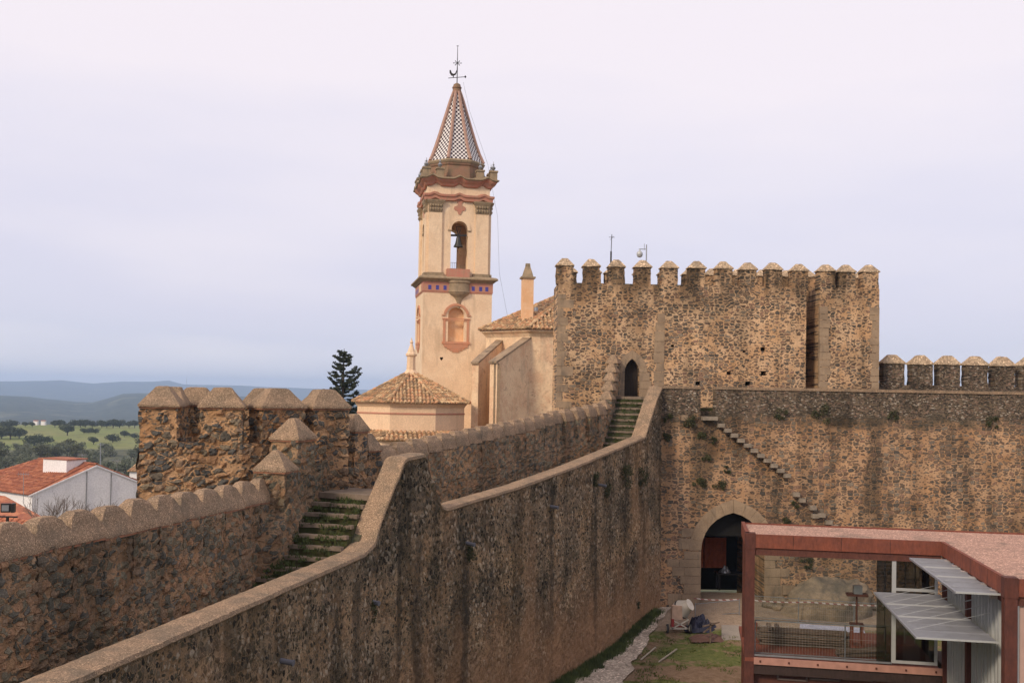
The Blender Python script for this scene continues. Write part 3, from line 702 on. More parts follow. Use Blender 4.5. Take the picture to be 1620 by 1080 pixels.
m = MB(); voussoirs(m, GC, GW, 3.45, 5.34, .62, 6, FG)
rects = []
z = .3
while z < 3.4:
    h = rnd(.38, .58); z1 = min(z+h, 3.5); wl = rnd(.55, 1.25); rects.append((GC-GW-wl, GC-GW, z, z1)); wr = rnd(.5, 1.0); rects.append((GC+GW, GC+GW+wr, z, z1))
    if rnd(0, 1) < .5: rects.append((GC-GW-wl-rnd(.5, .8), GC-GW-wl, z, z1))
    if rnd(0, 1) < .5: rects.append((GC+GW+wr, GC+GW+wr+rnd(.4, .8), z, z1))
    z = z1
rects += [(GC-GW-1.15, GC-GW-.42, 3.5, 4.05), (GC-GW-1.0, GC-GW-.1, 4.1, 4.55), (GC+GW+.45, GC+GW+1.5, 3.5, 4.1), (GC+GW+.05, GC+GW+1.3, 4.15, 4.7)]
blocks(m, [r_ for r_ in rects if r_[2] < 3.4], FG); blocks(m, rects[-4:], FG, .02)
m.rough(.008, 3); m.build('gate_surround', 'gran', gw)
# projecting steps
def pstone(u, z, w_=.36, d_=.32, h=.19): 
    m = MB(); gbox(m, u, u+w_, -d_, .1, z-h, z); m.rough(.012, 4); return m.build('projecting_step', 'stepw', gw)
M['stepw'] = plaster('pale_step', (.33, .27, .21), (.20, .165, .125), 4, .4, (.12, .10, .09), .02)
m = MB(); gbox(m, 2.0, 2.75, -.42, .5, 9.95, 10.14); m.rough(.01, 3); m.build('step_landing', 'stepw', gw)
for k in range(11): pstone(2.78+.335*k, 9.80-.245*k)
for k, (px, py) in enumerate(((1258, 778), (1267, 787), (1284, 799), (1288, 812), (1298, 811), (1309, 822), (1318, 829))):
    q = onV(px, py, K_, K_+kd); u = (q.xy-K_).dot(kd); pstone(u-.17, q.z, .33, .3, .2)
# irregular granite blocks and holes
m = MB(); blocks(m, [(7.0, 7.5, 3.2, 3.75), (12.6, 13.1, 2.2, 2.7), (1.0, 1.35, 9.9, 10.2)], FG, .05); m.rough(.02, 3); m.build('set_blocks', 'gran', gw)

# ================================================================== GATE KEEP
kp = thing('gate_keep', 'massive rubble keep over the gate, topped by a row of small capped merlons', 'castle keep', (9, 54.5, 4))
FK = frame((0, 53.0, 0), kd)
def ku(px, py, dv=0):
    p0 = (FK @ V((0, dv, 0))).xy; q = onV(px, py, p0, p0+kd); return (q.xy-p0).dot(kd), q.z
UL, UR, T2L, T2R = 2.36, 15.52, 16.25, 19.42
dop = arch2(6.31, .385, 11.05, 12.35, 13.05, 6)
holes = [dop]
for px, py, s_2 in ((1064, 547, .09), (1207, 552, .13), (1208, 590, .15), (1153, 590, .12), (1104, 606, .13), (1183, 606, .15), (1177, 556, .08)):
    u, z = ku(px, py); holes.append([(u-s_2, z-s_2*.8), (u+s_2, z-s_2*.8), (u+s_2*.9, z+s_2*.8), (u-s_2*.9, z+s_2*.7)])
m = MB(); m.prism([[(UL, 5.6), (UR, 5.6), (UR, 17.0), (UL, 17.0)]]+holes, .8, FK)
gbox(m, UL, UR, 2.7, 3.4, 5.6, 17.0, FK); gbox(m, UL, UL+.7, .8, 2.7, 5.6, 17.0, FK); gbox(m, UR-.8, UR, .8, 2.7, 5.6, 16.98, FK)
m.prism([[(T2L, 5.6), (T2R, 5.6), (T2R, 17.0), (T2L, 17.0)]], .8, FK); gbox(m, T2L, T2L+.8, .8, 3.4, 5.6, 16.99, FK); gbox(m, T2R-.8, T2R, .8, 3.4, 5.6, 16.99, FK); gbox(m, T2L+.8, T2R-.8, 2.7, 3.4, 5.6, 17.0, FK)
m.build('keep_walls', 'keep', kp)
m = MB(); gbox(m, UL+.7, UR-.8, .8, 2.7, 16.0, 16.1, FK); gbox(m, T2L+.8, T2R-.8, .8, 2.7, 16.0, 16.1, FK); m.build('keep_roof', 'walk', kp)
m = MB(); wu0, wz0 = ku(1279, 511, 2.0); wu1, wz1 = ku(1290, 492, 2.0)
m.prism([[(UR, 5.6), (T2L, 5.6), (T2L, 17.05), (UR, 17.05)], [(wu0, wz0), (wu1, wz0), (wu1, wz1), (wu0, wz1)], [(UR+.1, 10.6), (T2L-.1, 10.6), (T2L-.1, 12.3), (UR+.1, 12.3)]], .5, FK @ Matrix.Translation(V((0, 2.0, 0))))
m.build('recess_wall', 'keep', kp)
m = MB(); gbox(m, UR, T2L, 2.9, 3.0, 5.6, 16, FK); gbox(m, 5.7, 7, .85, .95, 10.9, 13.3, FK); gbox(m, UL+.75, UR-.85, .9, 1.0, 10.9, 14, FK); m.build('interior_shade_sheets', 'dark', kp)  # black sheets behind door, recess and holes paint in the interior shade
m = MB()
for i in range(5): gbox(m, 5.93+.155*i, 5.93+.155*i+.147, .45, .5, 11.05, 13.05, FK)
gbox(m, 5.93, 6.69, .50, .52, 11.05, 13.05, FK)
dr_ = m.build('keep_door', 'door', kp)
m = MB(); m.bar(FK @ V((6.58, .42, 12.0)), FK @ V((6.58, .42, 12.15)), .03); m.build('door_handle', 'iron', dr_)
m = MB(); voussoirs(m, 6.31, .385, 12.35, 13.05, .42, 4, FK, .03)
blocks(m, [(5.5, 5.925, 11.05+.43*i, 11.05+.43*(i+1)) for i in range(3)]+[(6.695, 7.25+.1*(i % 2), 11.05+.43*i, 11.05+.43*(i+1)) for i in range(3)], FK); m.rough(.006, 3)
m.build('door_surround', 'gran', kp)
m = MB(); z = 10.4; i = 0; rects = []; cols = []
while z < 16.2:
    h = rnd(.36, .55); wv = rnd(.30, .45) if i % 2 else rnd(.5, .85); rects.append((UL-.02, UL+wv, z, min(z+h, 16.4))); z += h; i += 1
cols.append(rects); rects = []; z = 11.0
while z < 15.4: h = rnd(.4, .6); wv = rnd(.25, .45); rects.append((8.02-wv-.15, 8.02, z, z+h)); z += h
cols.append(rects); rects = []; rects2 = []; z = 10.6
while z < 16.0: h = rnd(.28, .45); wv = rnd(.4, .62); rects.append((T2L-.02, T2L+wv, z, z+h)); rects2.append((T2R-rnd(.35, .55), T2R+.02, z, z+h)); z += h
for rects in cols+[rects, rects2]: blocks(m, rects, FK, .012, .2, .012); m.cut()
m.rough(.01, 3); m.build('corner_quoins', 'gran', kp)
fr = [894, 936, 976, 1017.5, 1060, 1103.6, 1146, 1185, 1225.2, 1266]; fr2 = [1309, 1341, 1378]
for x in fr+fr2:
    u, _ = ku(x, 421); w_ = .86 if x != 894 else .88
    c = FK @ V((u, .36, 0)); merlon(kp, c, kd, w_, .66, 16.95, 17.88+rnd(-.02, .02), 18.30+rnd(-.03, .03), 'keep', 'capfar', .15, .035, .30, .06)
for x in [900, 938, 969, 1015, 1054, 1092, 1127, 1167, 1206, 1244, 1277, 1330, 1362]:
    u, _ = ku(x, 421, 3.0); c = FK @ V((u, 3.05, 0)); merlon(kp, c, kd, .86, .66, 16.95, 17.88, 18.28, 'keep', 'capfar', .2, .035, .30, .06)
# battlement beyond, to the right
fb = thing('far_battlement', 'low crenellated wall with five broad capped merlons to the right of the keep', 'battlement', (25, 54.5, 5))
FB = frame((0, 54.0, 0), kd)
m = MB(); gbox(m, T2R+.01, 40, 0, .75, 5.6, 11.95, FB, .35); m.rough(.04, 2); m.build('parapet_base', 'gate', fb)
for x in (1415, 1460, 1503, 1547, 1590, 1633, 1677):
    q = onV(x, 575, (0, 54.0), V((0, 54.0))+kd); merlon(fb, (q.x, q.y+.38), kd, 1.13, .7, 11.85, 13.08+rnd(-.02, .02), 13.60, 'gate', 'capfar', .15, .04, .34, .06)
mb_ = MB(); gbox(mb_, T2R+.02, 40, -.4, 0, 10.5, 11.72, FB); mb_.build('ledge', 'gatepar', fb)

# ================================================================== CHURCH TOWER
TA = radians(11.5); td_ = V((cos(TA), sin(TA)))
TC = V((-7.58, 85.0)); SW = 5.88                       # front left corner and side of the shaft
FT = frame((TC.x, TC.y, 0), td_); tcen = FT @ V((SW/2, SW/2, 0))
ct = thing('church_tower', 'tall cream church bell tower with red trim and a pointed checkered tile spire', 'bell tower', (tcen.x, tcen.y, -4))
def zz(y): return atY(717, y, 85.2).z
def zc3(y): return atY(719, y, tcen.y-2.2).z
def zc2(y): return atY(719, y, tcen.y).z
def ring_box(mb, e, z0, z1, e1=None, F=FT):
    e1 = e if e1 is None else e1
    B = [F @ V(p) for p in ((-e, -e, z0), (SW+e, -e, z0), (SW+e, SW+e, z0), (-e, SW+e, z0))]; T = [F @ V(p) for p in ((-e1, -e1, z1), (SW+e1, -e1, z1), (SW+e1, SW+e1, z1), (-e1, SW+e1, z1))]
    mb.hexa(B, T)
def cornice(name, prof, mat, wave=None, parent=ct):
    # profile (projection, z) run round the square shaft; wave adds the raised bumps of a mixtilinear cornice
    m = MB(); us = [i/48 for i in range(49)]
    def off(u):
        if not wave: return 0
        return wave*max(exp(-((u-.14)/.05)**2), exp(-((u-.5)/.05)**2), exp(-((u-.86)/.05)**2))
    for sd_ in range(4):
        F2 = Matrix.Translation(tcen) @ Matrix.Rotation(TA+sd_*pi/2, 4, 'Z')
        prev = None
        for u in us:
            row = []
            for e_, z in prof:
                x = (u-.5)*(SW+2*e_); row.append(m.vert(F2 @ V((x, -(SW/2+e_), z+off(u)))))
            if prev:
                for i in range(len(row)-1): 
                    q = [prev[i], row[i], row[i+1], prev[i+1]]; q = [x for n_, x in enumerate(q) if x not in q[:n_]]
                    if len(q) > 2: m.f.append(q)
            prev = row
    return m.build(name, mat, parent)
# lower shaft, with niche openings on the two seen sides
m = MB(); T4 = [Matrix.Translation(tcen) @ Matrix.Rotation(TA+k*pi/2, 4, 'Z') @ Matrix.Translation(V((-SW/2, -SW/2, 0))) for k in range(4)]
nx0, nx1, nz0, nzs, nza = SW*.365, SW*.60, zz(540), zz(498), zz(489)
def nic(): return [(nx0, nz0), (nx1, nz0)]+arc((nx0+nx1)/2, nzs, (nx1-nx0)/2, 0, 180, 10)
hx, hz = onV(698.6, 567, TC, TC+td_).xy, onV(698.6, 567, TC, TC+td_).z; hu = (hx-TC).dot(td_)
hole = [(hu+.16*x, hz+.16*y) for x, y in ((0, -1.2), (.8, -.2), (.9, .6), (.45, .85), (0, .6), (-.45, .85), (-.9, .6), (-.8, -.2))]
for k in range(4):
    i_ = .502 if k in (1, 3) else 0
    lp = [[(i_, -5), (SW-i_, -5), (SW-i_, zz(463)), (i_, zz(463))]]
    if k in (0, 3): lp.append(nic())
    if k == 0: lp.append(hole)
    m.prism(lp, .5, T4[k])
m.build('shaft', 'church', ct)
m = MB(); gbox(m, .52, SW-.52, .52, SW-.52, -5, zz(470), FT); m.build('shaft_core', 'niche', ct)
m = MB(); gbox(m, hu-.3, hu+.3, .505, .517, hz-.3, hz+.3, FT); m.build('hole_shade_panel', 'dark', ct)  # black panel behind the hole, painted in for its shade
# string under the lower shaft top and painted tile band
cornice('red_band', [(.05, zz(612)), (.05, zz(618)), (.02, zz(618)-.02)], 'pink') if False else None
m = MB(); ring_box(m, .035, zz(638), zz(634)); m.cut(); ring_box(m, .03, zz(463), zz(459)); m.build('red_string', 'pink', ct)
m = MB(); ring_box(m, .06, zz(461), zz(446)); m.build('frieze', 'pink', ct)
m = MB()
for k in (0, 3):
    for u in (.09, .20, .31, .42, .72, .83, .92): 
        if k == 3 and u > .5: continue
        x = u*SW; gbox(m, x-.13, x+.13, -.075, -.05, zz(458.5), zz(451.5), T4[k]); m.cut()
m.build('blue_tile', 'blue', ct)
m = MB(); gbox(m, SW*.52, SW*.80, -.078, -.055, zz(460), zz(448), T4[3]); m.build('bare_plaster', 'church_old', ct)
cornice('balcony_cornice', [(.10, zz(446)), (.22, zz(444)), (.30, zz(442.5)), (.44, zz(441.5)), (.44, zz(439.5)), (.32, zz(437.5)), (0, zz(436))], 'corn')
# corbel bowl under the balcony
m = MB(); F0 = T4[0]
cb_ = F0 @ V((SW*.5+.1, .02, 0)); prf = [(.10, zz(487)), (.14, zz(481)), (.24, zz(475)), (.42, zz(470)), (.78, zz(465)), (.96, zz(461)), (.90, zz(459)), (.88, zz(448)), (1.0, zz(446.5)), (1.02, zz(443))]
m.lathe((0, 0, 0), prf, 28)
m.v = [tuple(cb_+V((td_.x*x-(-td_.y)*0+(-td_.y)*y*.55, td_.y*x+td_.x*y*.55, z))) for x, y, z in m.v]
m.build('balcony_corbel', 'corn', ct)
m = MB(); gbox(m, SW*.33, SW*.66, -.35, .3, zz(438), zz(425), F0); m.build('balcony_sill', 'pink', ct)
# belfry: four pierced walls with a pilaster at each corner
BI = .28; BW = SW-2*BI
FBv = [Matrix.Translation(tcen) @ Matrix.Rotation(TA+k*pi/2, 4, 'Z') @ Matrix.Translation(V((-BW/2, -BW/2, 0))) for k in range(4)]
def arch_open(c, hw, z0, za): return [(c-hw, z0), (c+hw, z0)]+arc(c, za-hw, hw, 0, 180, 14)
bz0, bz1 = zz(438), zz(283)
m = MB()
for k in range(4): i_ = 1.002 if k in (1, 3) else 0; m.prism([[(i_, bz0), (BW-i_, bz0), (BW-i_, bz1), (i_, bz1)], arch_open(BW/2+.08, .74, zz(424), zz(348))], 1.0, FBv[k])
m.build('belfry_walls', 'church', ct)
m = MB(); gbox(m, .9, SW-.9, .9, SW-.9, bz0-.3, zz(430), FT); gbox(m, .9, SW-.9, .9, SW-.9, zz(325), bz1, FT); m.build('belfry_floors', 'niche', ct)
m = MB()
for k in range(4):
    for u0, u1 in ((.10, 1.22), (BW-1.22, BW-.10)): gbox(m, u0, u1, -.16, .05, zz(431), zz(336), FBv[k]); m.cut()
m.build('pilaster', 'church', ct)
m = MB()
for k in range(4):
    for u0, u1 in ((.0, 1.42), (BW-1.42, BW)): gbox(m, u0, u1, -.26, .04, zz(438), zz(431), FBv[k]); m.cut()
    for u0, u1 in ((1.75, 2.05), (BW-1.90, BW-1.60)): gbox(m, u0, u1, -.06, .03, zz(364), zz(360.5), FBv[k]); m.cut()
m.build('plinth_block', 'corn', ct)
for k in (0, 1, 2, 3):
    for u0, u1 in ((.10, 1.22), (BW-1.22, BW-.10)):
        m = MB(); c = (u0+u1)/2; F2 = FBv[k]
        for (h0, e0), (h1, e1) in zip([(336, -.02), (333, .03), (326, .03), (322, .10), (318, .20)], [(333, .03), (326, .03), (322, .10), (318, .20), (316, .22)]):
            w0, w1 = (u1-u0)/2+e0, (u1-u0)/2+e1
            m.hexa([F2 @ V((c+sx*w0, y, zz(h0))) for sx, y in ((-1, -.16-e0), (1, -.16-e0), (1, .03), (-1, .03))], [F2 @ V((c+sx*w1, y, zz(h1))) for sx, y in ((-1, -.16-e1), (1, -.16-e1), (1, .03), (-1, .03))])
        for i in range(5):                                  # carved leaves
            x = u0+(u1-u0)*(i+.5)/5
            for yy, r_ in ((331, .10), (325, .12)): m.lathe(F2 @ V((x, -.20, zz(yy))), [(.02, -.16), (r_, -.02), (r_*.8, .10), (.02, .14)], 6)
        m.build('capital', 'corn', ct)
# archivolts and the red pendant ornament
m = MB()
for k in (0, 3):
    c = BW/2+.08; zc_ = zz(348)-.68
    o = arc(c, zc_, .96, 0, 180, 14)+[(c-.96, zz(362)), (c-.70, zz(362))]+arc(c, zc_, .70, 180, 0, 14)+[(c+.70, zz(362)), (c+.96, zz(362))]
    m.prism([o], .1, FBv[k] @ Matrix.Translation(V((0, -.07, 0)))); m.cut()
m.build('archivolt', 'church', ct)
m = MB()
for k in (0, 3):
    c = BW/2+.06; pts = [(-.28, 315), (.28, 315), (.24, 318), (.16, 320), (.20, 323), (.46, 325), (.50, 328), (.42, 330.5), (.22, 331), (.16, 334), (.08, 337), (-.08, 337), (-.16, 334), (-.22, 331), (-.42, 330.5), (-.50, 328), (-.46, 325), (-.20, 323), (-.16, 320), (-.24, 318)]
    m.prism([[(c+x, zz(y)) for x, y in pts]], .09, FBv[k] @ Matrix.Translation(V((0, -.06, 0)))); m.cut()
m.build('red_ornament', 'pink', ct)
e0 = -BI
cornice('architrave', [(e0+.05, zz(317)), (e0+.22, zz(316)), (e0+.24, zz(312)), (e0+.34, zz(310)), (e0+.36, zz(307)), (e0+.05, zz(306))], 'pink', .18)
cornice('main_cornice', [(e0+.05, zz(294)), (e0+.18, zz(293)), (e0+.28, zz(290)), (e0+.48, zz(286.5)), (e0+.60, zz(283.5))], 'pink', .26)
cornice('weathered_ledge', [(e0+.58, zz(284.2)), (e0+.68, zz(283)), (e0+.68, zz(281.5)), (e0+.2, zz(279)), (-2.9, zz(278.5))], 'corn', .24)
for sx, sy in ((0, 0), (1, 0), (1, 1), (0, 1)):
    for dx, dy in ((0, 0), (1, 0), (0, 1)):
        u = .06 if sx == 0 else SW-.06; v = .06 if sy == 0 else SW-.06
        u += dx*(1.15 if sx == 0 else -1.15); v += dy*(1.15 if sy == 0 else -1.15)
        if sy == 0 and dy == 0 and dx == 1 and sx == 1: u += .0
        m = MB(); gbox(m, u-.30, u+.30, v-.30, v+.30, zz(283), zz(268.5), FT); gbox(m, u-.36, u+.36, v-.36, v+.36, zz(268.5), zz(266), FT); o = m.build('pedestal', 'corn', ct)
        m = MB(); m.lathe(FT @ V((u, v, zz(266))), [(.10, 0), (.06, .07), (.17, .20), (.19, .30), (.10, .42), (.05, .48), (.09, .56), (.04, .64), (.015, .85)], 10); m.build('finial', 'greym', o, smooth=True)
# octagonal drum, ribs and tile spire
oc = V((tcen.x, tcen.y, 0)); r0 = radians(22.5)+TA
m = MB(); m.lathe(oc, [(2.45, zz(281)), (2.42, zc3(262)), (2.52, zc3(260)), (2.58, zc3(256))], 8, r0); m.build('drum', 'drum', ct)
m = MB(); m.lathe(oc, [(2.60, zc3(257)), (2.68, zc3(254)), (2.55, zc3(251.5)), (2.15, zc3(250.5))], 8, r0); m.build('drum_cornice', 'corn', ct)
zb, ztp, rb, rt = zc3(251), zc2(146), 2.33, .34
def rs(z): k = (z-zb)/(ztp-zb); return rb+(rt-rb)*k + .20*(1-k)**8
m = MB(); N_ = 14
for k in range(8):
    a0, a1 = r0+2*pi*k/8, r0+2*pi*(k+1)/8; acc = 0
    for i in range(N_):
        za_, zb_ = zb+(ztp-zb)*i/N_, zb+(ztp-zb)*(i+1)/N_; ra, rb_ = rs(za_)-.05, rs(zb_)-.05; ln_ = sqrt((zb_-za_)**2+(ra-rb_)**2)
        ha, hb = ra*sin(pi/8), rb_*sin(pi/8)
        P4 = [(oc.x+cos(a0)*ra, oc.y+sin(a0)*ra, za_), (oc.x+cos(a1)*ra, oc.y+sin(a1)*ra, za_), (oc.x+cos(a1)*rb_, oc.y+sin(a1)*rb_, zb_), (oc.x+cos(a0)*rb_, oc.y+sin(a0)*rb_, zb_)]
        m.face(P4, uv=[(-ha+20, acc), (ha+20, acc), (hb+20, acc+ln_), (-hb+20, acc+ln_)]); acc += ln_
m.build('tiled_spire', 'check', ct, fix=False)
m = MB()
for k in range(8):
    a = r0+2*pi*k/8; m.tube([(oc.x+cos(a)*rs(zb+(ztp-zb)*i/8), oc.y+sin(a)*rs(zb+(ztp-zb)*i/8), zb+(ztp-zb)*i/8) for i in range(9)], [.15]*8+[.11], 6); m.cut()
m.build('spire_rib', plaster('faded_rib', (.44, .27, .22), (.36, .23, .17), 2, .4, (.22, .18, .14), .01), ct)
m = MB(); m.lathe(oc, [(.40, zc2(149)), (.37, zc2(141)), (.42, zc2(140)), (.42, zc2(138.5)), (.36, zc2(138)), (.30, zc2(134)), (.06, zc2(131.5))], 12); m.build('spire_cap', 'drum', ct, smooth=True)
# niche frames
for k in (0, 3):
    m = MB(); c = (nx0+nx1)/2; hw = (nx1-nx0)/2; zs_ = nzs
    def sbar(x0, x1, y0, y1, pr): gbox(m, x0, x1, -pr, .02, zz(y0), zz(y1), T4[k])
    sbar(c-hw-.42, c-hw-.22, 540, 504, .05); sbar(c+hw+.22, c+hw+.42, 540, 504, .05); sbar(c-hw-.5, c+hw+.5, 504.5, 503, .09); sbar(c-hw-.44, c+hw+.44, 507, 506, .06)
    sbar(c-hw-.5, c+hw+.5, 543.5, 540, .12); sbar(c-hw-.38, c+hw+.38, 546, 543.6, .09)
    o = arc(c, zz(500), hw+.42, 12, 168, 12)+arc(c, zz(500), hw+.22, 168, 12, 12)
    m.prism([o], .12, T4[k] @ Matrix.Translation(V((0, -.1, 0))))
    sbar(c-hw-.55, c-hw-.22, 499.2, 497.5, .1); sbar(c+hw+.22, c+hw+.55, 499.2, 497.5, .1)
    for i in range(4):
        w_ = (hw+.3)*(1-i/4.3); sbar(c-w_, c+w_, 549+i*2.6, 546.2+i*2.6, .10-.015*i)
    m.build('niche_frame', 'frame', ct)
m = MB()
for k in (0, 3): gbox(m, (nx0+nx1)/2-.06, (nx0+nx1)/2+.06, .3, .5, nz0, nz0+.01, T4[k])
m.build('niche_base', 'church_old', ct)
# iron railings in the belfry arches
for k in (2, 3, 1):
    m = MB(); c = BW/2+.08; F2 = FBv[k]
    for i in range(9): m.bar(F2 @ V((c-.62+i*.155, .45, zz(424))), F2 @ V((c-.62+i*.155, .45, zz(402))), .022)
    for y in (402, 412, 423): m.bar(F2 @ V((c-.68, .45, zz(y))), F2 @ V((c+.68, .45, zz(y))), .03)
    m.build('railing', 'greym', ct)
m = MB(); gbox(m, BW/2+.22, BW/2+.95, 1.9, 2.5, zz(430), zz(380), FBv[0]); m.build('inner_pier', 'church_old', ct)
# bells
def bell(p, r_, h_, label, nm='church_bell'):
    b = thing(nm, label, 'bell', p); m = MB()
    m.lathe(p, [(r_, 0), (r_*.93, h_*.08), (r_*.66, h_*.32), (r_*.52, h_*.6), (r_*.46, h_*.82), (r_*.25, h_*.95), (.04, h_)], 18); m.build('bell_body', 'bronze', b, smooth=True); return b
q = FBv[0] @ V((BW/2+.05, .35, zz(388)))
b = bell(q, .42, .95, 'dark bronze bell hanging in the front arch of the church belfry')
m = MB(); m.bar(q+V((-.72, 0, 1.0)), q+V((.72, 0, 1.0)), .12, .16); m.bar(q+V((0, 0, .95)), q+V((-.22, 0, 1.75)), .06); m.bar(q+V((0, 0, .95)), q+V((.22, 0, 1.75)), .06); m.bar(q+V((-.25, 0, 1.75)), q+V((.25, 0, 1.75)), .06); m.build('headstock', 'iron', b)
m = MB(); m.tube([q+V((0, 0, .5)), q+V((0, 0, -.05)), q+V((0, 0, -.14))], [.02, .05, .03]); m.build('clapper', 'iron', b)
q = FBv[3] @ V((BW/2+.0, 1.1, zz(393)))
b = bell(q, .40, .95, 'second bell seen edge on inside the left arch of the belfry'); m = MB(); m.bar(q+V((0, -.8, 1.05)), q+V((0, .8, 1.05)), .14, .5); m.build('headstock', 'iron', b)
# weather vane
q = V((tcen.x, tcen.y, zc2(134)))
wv_ = thing('weather_vane', 'iron weather vane with a cockerel, an arrow and a small cross on the spire tip', 'weather vane', q)
def wy(y): return zc2(y)
m = MB(); m.tube([(q.x, q.y, zc2(134)), (q.x, q.y, zc2(72))], [.05, .025], 6); m.build('rod', 'iron', wv_)
m = MB(); m.bar((q.x-.78, q.y, zc2(124)), (q.x+.72, q.y, zc2(121.5)), .045, .045); m.lathe((q.x+.72, q.y, zc2(121.5)), [(.01, -.13), (.10, 0), (.01, .13)], 6); m.build('arrow', 'iron', wv_)
cock = [(-.38, 0), (-.30, .0), (-.31, .18), (-.14, .24), (-.05, .40), (-.02, .62), (-.06, .70), (-.10, .56), (-.18, .40), (-.34, .34), (-.50, .42), (-.58, .62), (-.66, .72), (-.76, .60), (-.70, .52), (-.74, .44), (-.64, .30), (-.56, .18), (-.42, .16)]
m = MB(); m.prism([[(x*.9, y*.95) for x, y in cock]], .05, Matrix.Translation(V((q.x-.02, q.y-.02, zc2(123))))); m.build('cockerel', 'iron', wv_)
m = MB()
for a in range(8):
    d = V((cos(a*pi/4), 0, sin(a*pi/4))); r_ = .34 if a % 2 == 0 else .25; cc_ = V((q.x, q.y, zc2(100))); m.bar(cc_, cc_+d*r_, .04); m.lathe(cc_+d*r_, [(.01, -.05), (.05, 0), (.01, .05)], 6)
m.build('star_cross', 'iron', wv_)
m = MB(); m.bar((q.x-.1, q.y, zc2(73)), (q.x+.1, q.y, zc2(73)), .035); m.build('tip_bar', 'iron', wv_)
m = MB(); m.bar((q.x, q.y, zc2(114)), (q.x, q.y, zc2(107)), .13, .08); m.build('collar', 'iron', wv_)
lc = MB(); lc.tube([(q.x+.55, q.y, zc2(130)), (q.x+1.2, q.y-.8, zc2(180)), (q.x+2.9, q.y-2.2, zc2(268)), FT @ V((SW+.25, -.6, zz(340))), FT @ V((SW+.45, -.8, zz(430))), FT @ V((SW+1.2, -1.0, zz(500)))], .008, 4)
tag(lc.build('lightning_cable', 'iron'), 'thin lightning conductor cable running down beside the right edge of the church tower', 'cable')

# ================================================================== TILED ROOF HELPER
def tiles(mb, e0, e1, r0_, r1, pitch=.27, tl=.42, rad=.085):
    # barrel tiles on the slope with eave e0-e1 and ridge r0-r1 (r0 == r1 makes a triangle)
    e0, e1, r0_, r1 = V(e0), V(e1), V(r0_), V(r1); ed = (e1-e0); L = ed.length; u = ed/L
    nrm = u.cross((r0_-e0)).normalized(); 
    if nrm.z < 0: nrm = -nrm
    up = nrm.cross(u); up = up if up.z > 0 else -up
    a0 = (r0_-e0).dot(u); a1 = (r1-e0).dot(u); H0 = (r0_-e0).dot(up); H1 = (r1-e0).dot(up)
    mb.face([e0-nrm*.03, e1-nrm*.03, r1-nrm*.03, r0_-nrm*.03] if (r1-r0_).length > .01 else [e0-nrm*.03, e1-nrm*.03, r0_-nrm*.03])
    n_ = max(1, int(L/pitch)); 
    for i in range(n_):
        x = (i+.5)*L/n_
        if x < a0: h = H0*x/a0 if a0 > 1e-3 else H0
        elif x > a1: h = H1*(L-x)/(L-a1) if L-a1 > 1e-3 else H1
        else: h = H0+(H1-H0)*(x-a0)/max(1e-3, a1-a0)
        if h < .15: continue
        k = max(1, int(h/tl)); jt = rnd(-.03, .03)
        for j in range(k):
            y0, y1 = h*j/k-.06+(jt if j else 0), h*(j+1)/k; ra, rb_ = rad*1.12, rad*.86; lift = .012
            b0 = e0+u*(x+rnd(-.012, .012))+up*y0+nrm*(lift+rnd(0, .012)); b1 = e0+u*x+up*y1-nrm*.004
            c0 = []; c1 = []
            for q in range(6):
                a = pi*q/5; c0.append(len(mb.v)); mb.v.append(tuple(b0+u*(cos(a)*ra)+nrm*(sin(a)*ra)))
            for q in range(6):
                a = pi*q/5; c1.append(len(mb.v)); mb.v.append(tuple(b1+u*(cos(a)*rb_)+nrm*(sin(a)*rb_)))
            for q in range(5): mb.f.append([c0[q], c0[q+1], c1[q+1], c1[q]])
            mb.f.append(c0[::-1])
def hip(mb, a, b, r_=.13):
    a, b = V(a), V(b); n_ = max(1, int((b-a).length/.42)); d = (b-a)/n_; s_d = d.cross(V((0, 0, 1))).normalized()
    for j in range(n_):
        p0, p1 = a+d*j-d*.1, a+d*(j+1); c0 = []; c1 = []
        for q in range(6):
            an = pi*q/5; c0.append(len(mb.v)); mb.v.append(tuple(p0+s_d*(cos(an)*r_)+V((0, 0, sin(an)*r_+.04))))
        for q in range(6):
            an = pi*q/5; c1.append(len(mb.v)); mb.v.append(tuple(p1+s_d*(cos(an)*r_*.85)+V((0, 0, sin(an)*r_*.85+.02))))
        for q in range(5): mb.f.append([c0[q], c0[q+1], c1[q+1], c1[q]])
        mb.f.append(c0[::-1])

# ================================================================== OCTAGONAL CHAPEL
cc = V((-7.05, 70.6)); cp = thing('octagonal_chapel', 'low cream eight-sided chapel with a shallow tiled roof and a stubby central finial', 'chapel', (cc.x, cc.y, -3))
R8 = 4.12; ph = radians(-90-14)
def oct_(R, z, k): a = ph+2*pi*k/8; return V((cc.x+cos(a)*R, cc.y+sin(a)*R, z))
EZ = 10.42
m = MB(); m.lathe((cc.x, cc.y, 0), [(R8*.955, -4), (R8*.955, EZ-.28)], 8, ph); m.build('wall', 'chapel', cp)
m = MB(); m.lathe((cc.x, cc.y, 0), [(R8*.955, EZ-.30), (R8*.97, EZ-.26), (R8*.985, EZ-.14), (R8*1.0, EZ-.10), (R8*1.0, EZ-.02)], 8, ph); m.build('eaves_moulding', 'chapel', cp)
m = MB(); m.lathe((cc.x, cc.y, 0), [(R8*.957, EZ-.78), (R8*.966, EZ-.77), (R8*.966, EZ-.68), (R8*.957, EZ-.67)], 8, ph); m.build('painted_line', 'pink', cp)
m = MB(); top_ = V((cc.x, cc.y, 12.62))
for k in range(8): tiles(m, oct_(R8*1.045, EZ, k), oct_(R8*1.045, EZ, k+1), top_, top_, .245, .40, .085)
for k in range(8): hip(m, oct_(R8*1.05, EZ+.02, k), top_)
rf = m.build('roof', 'tile', cp, fix=False)
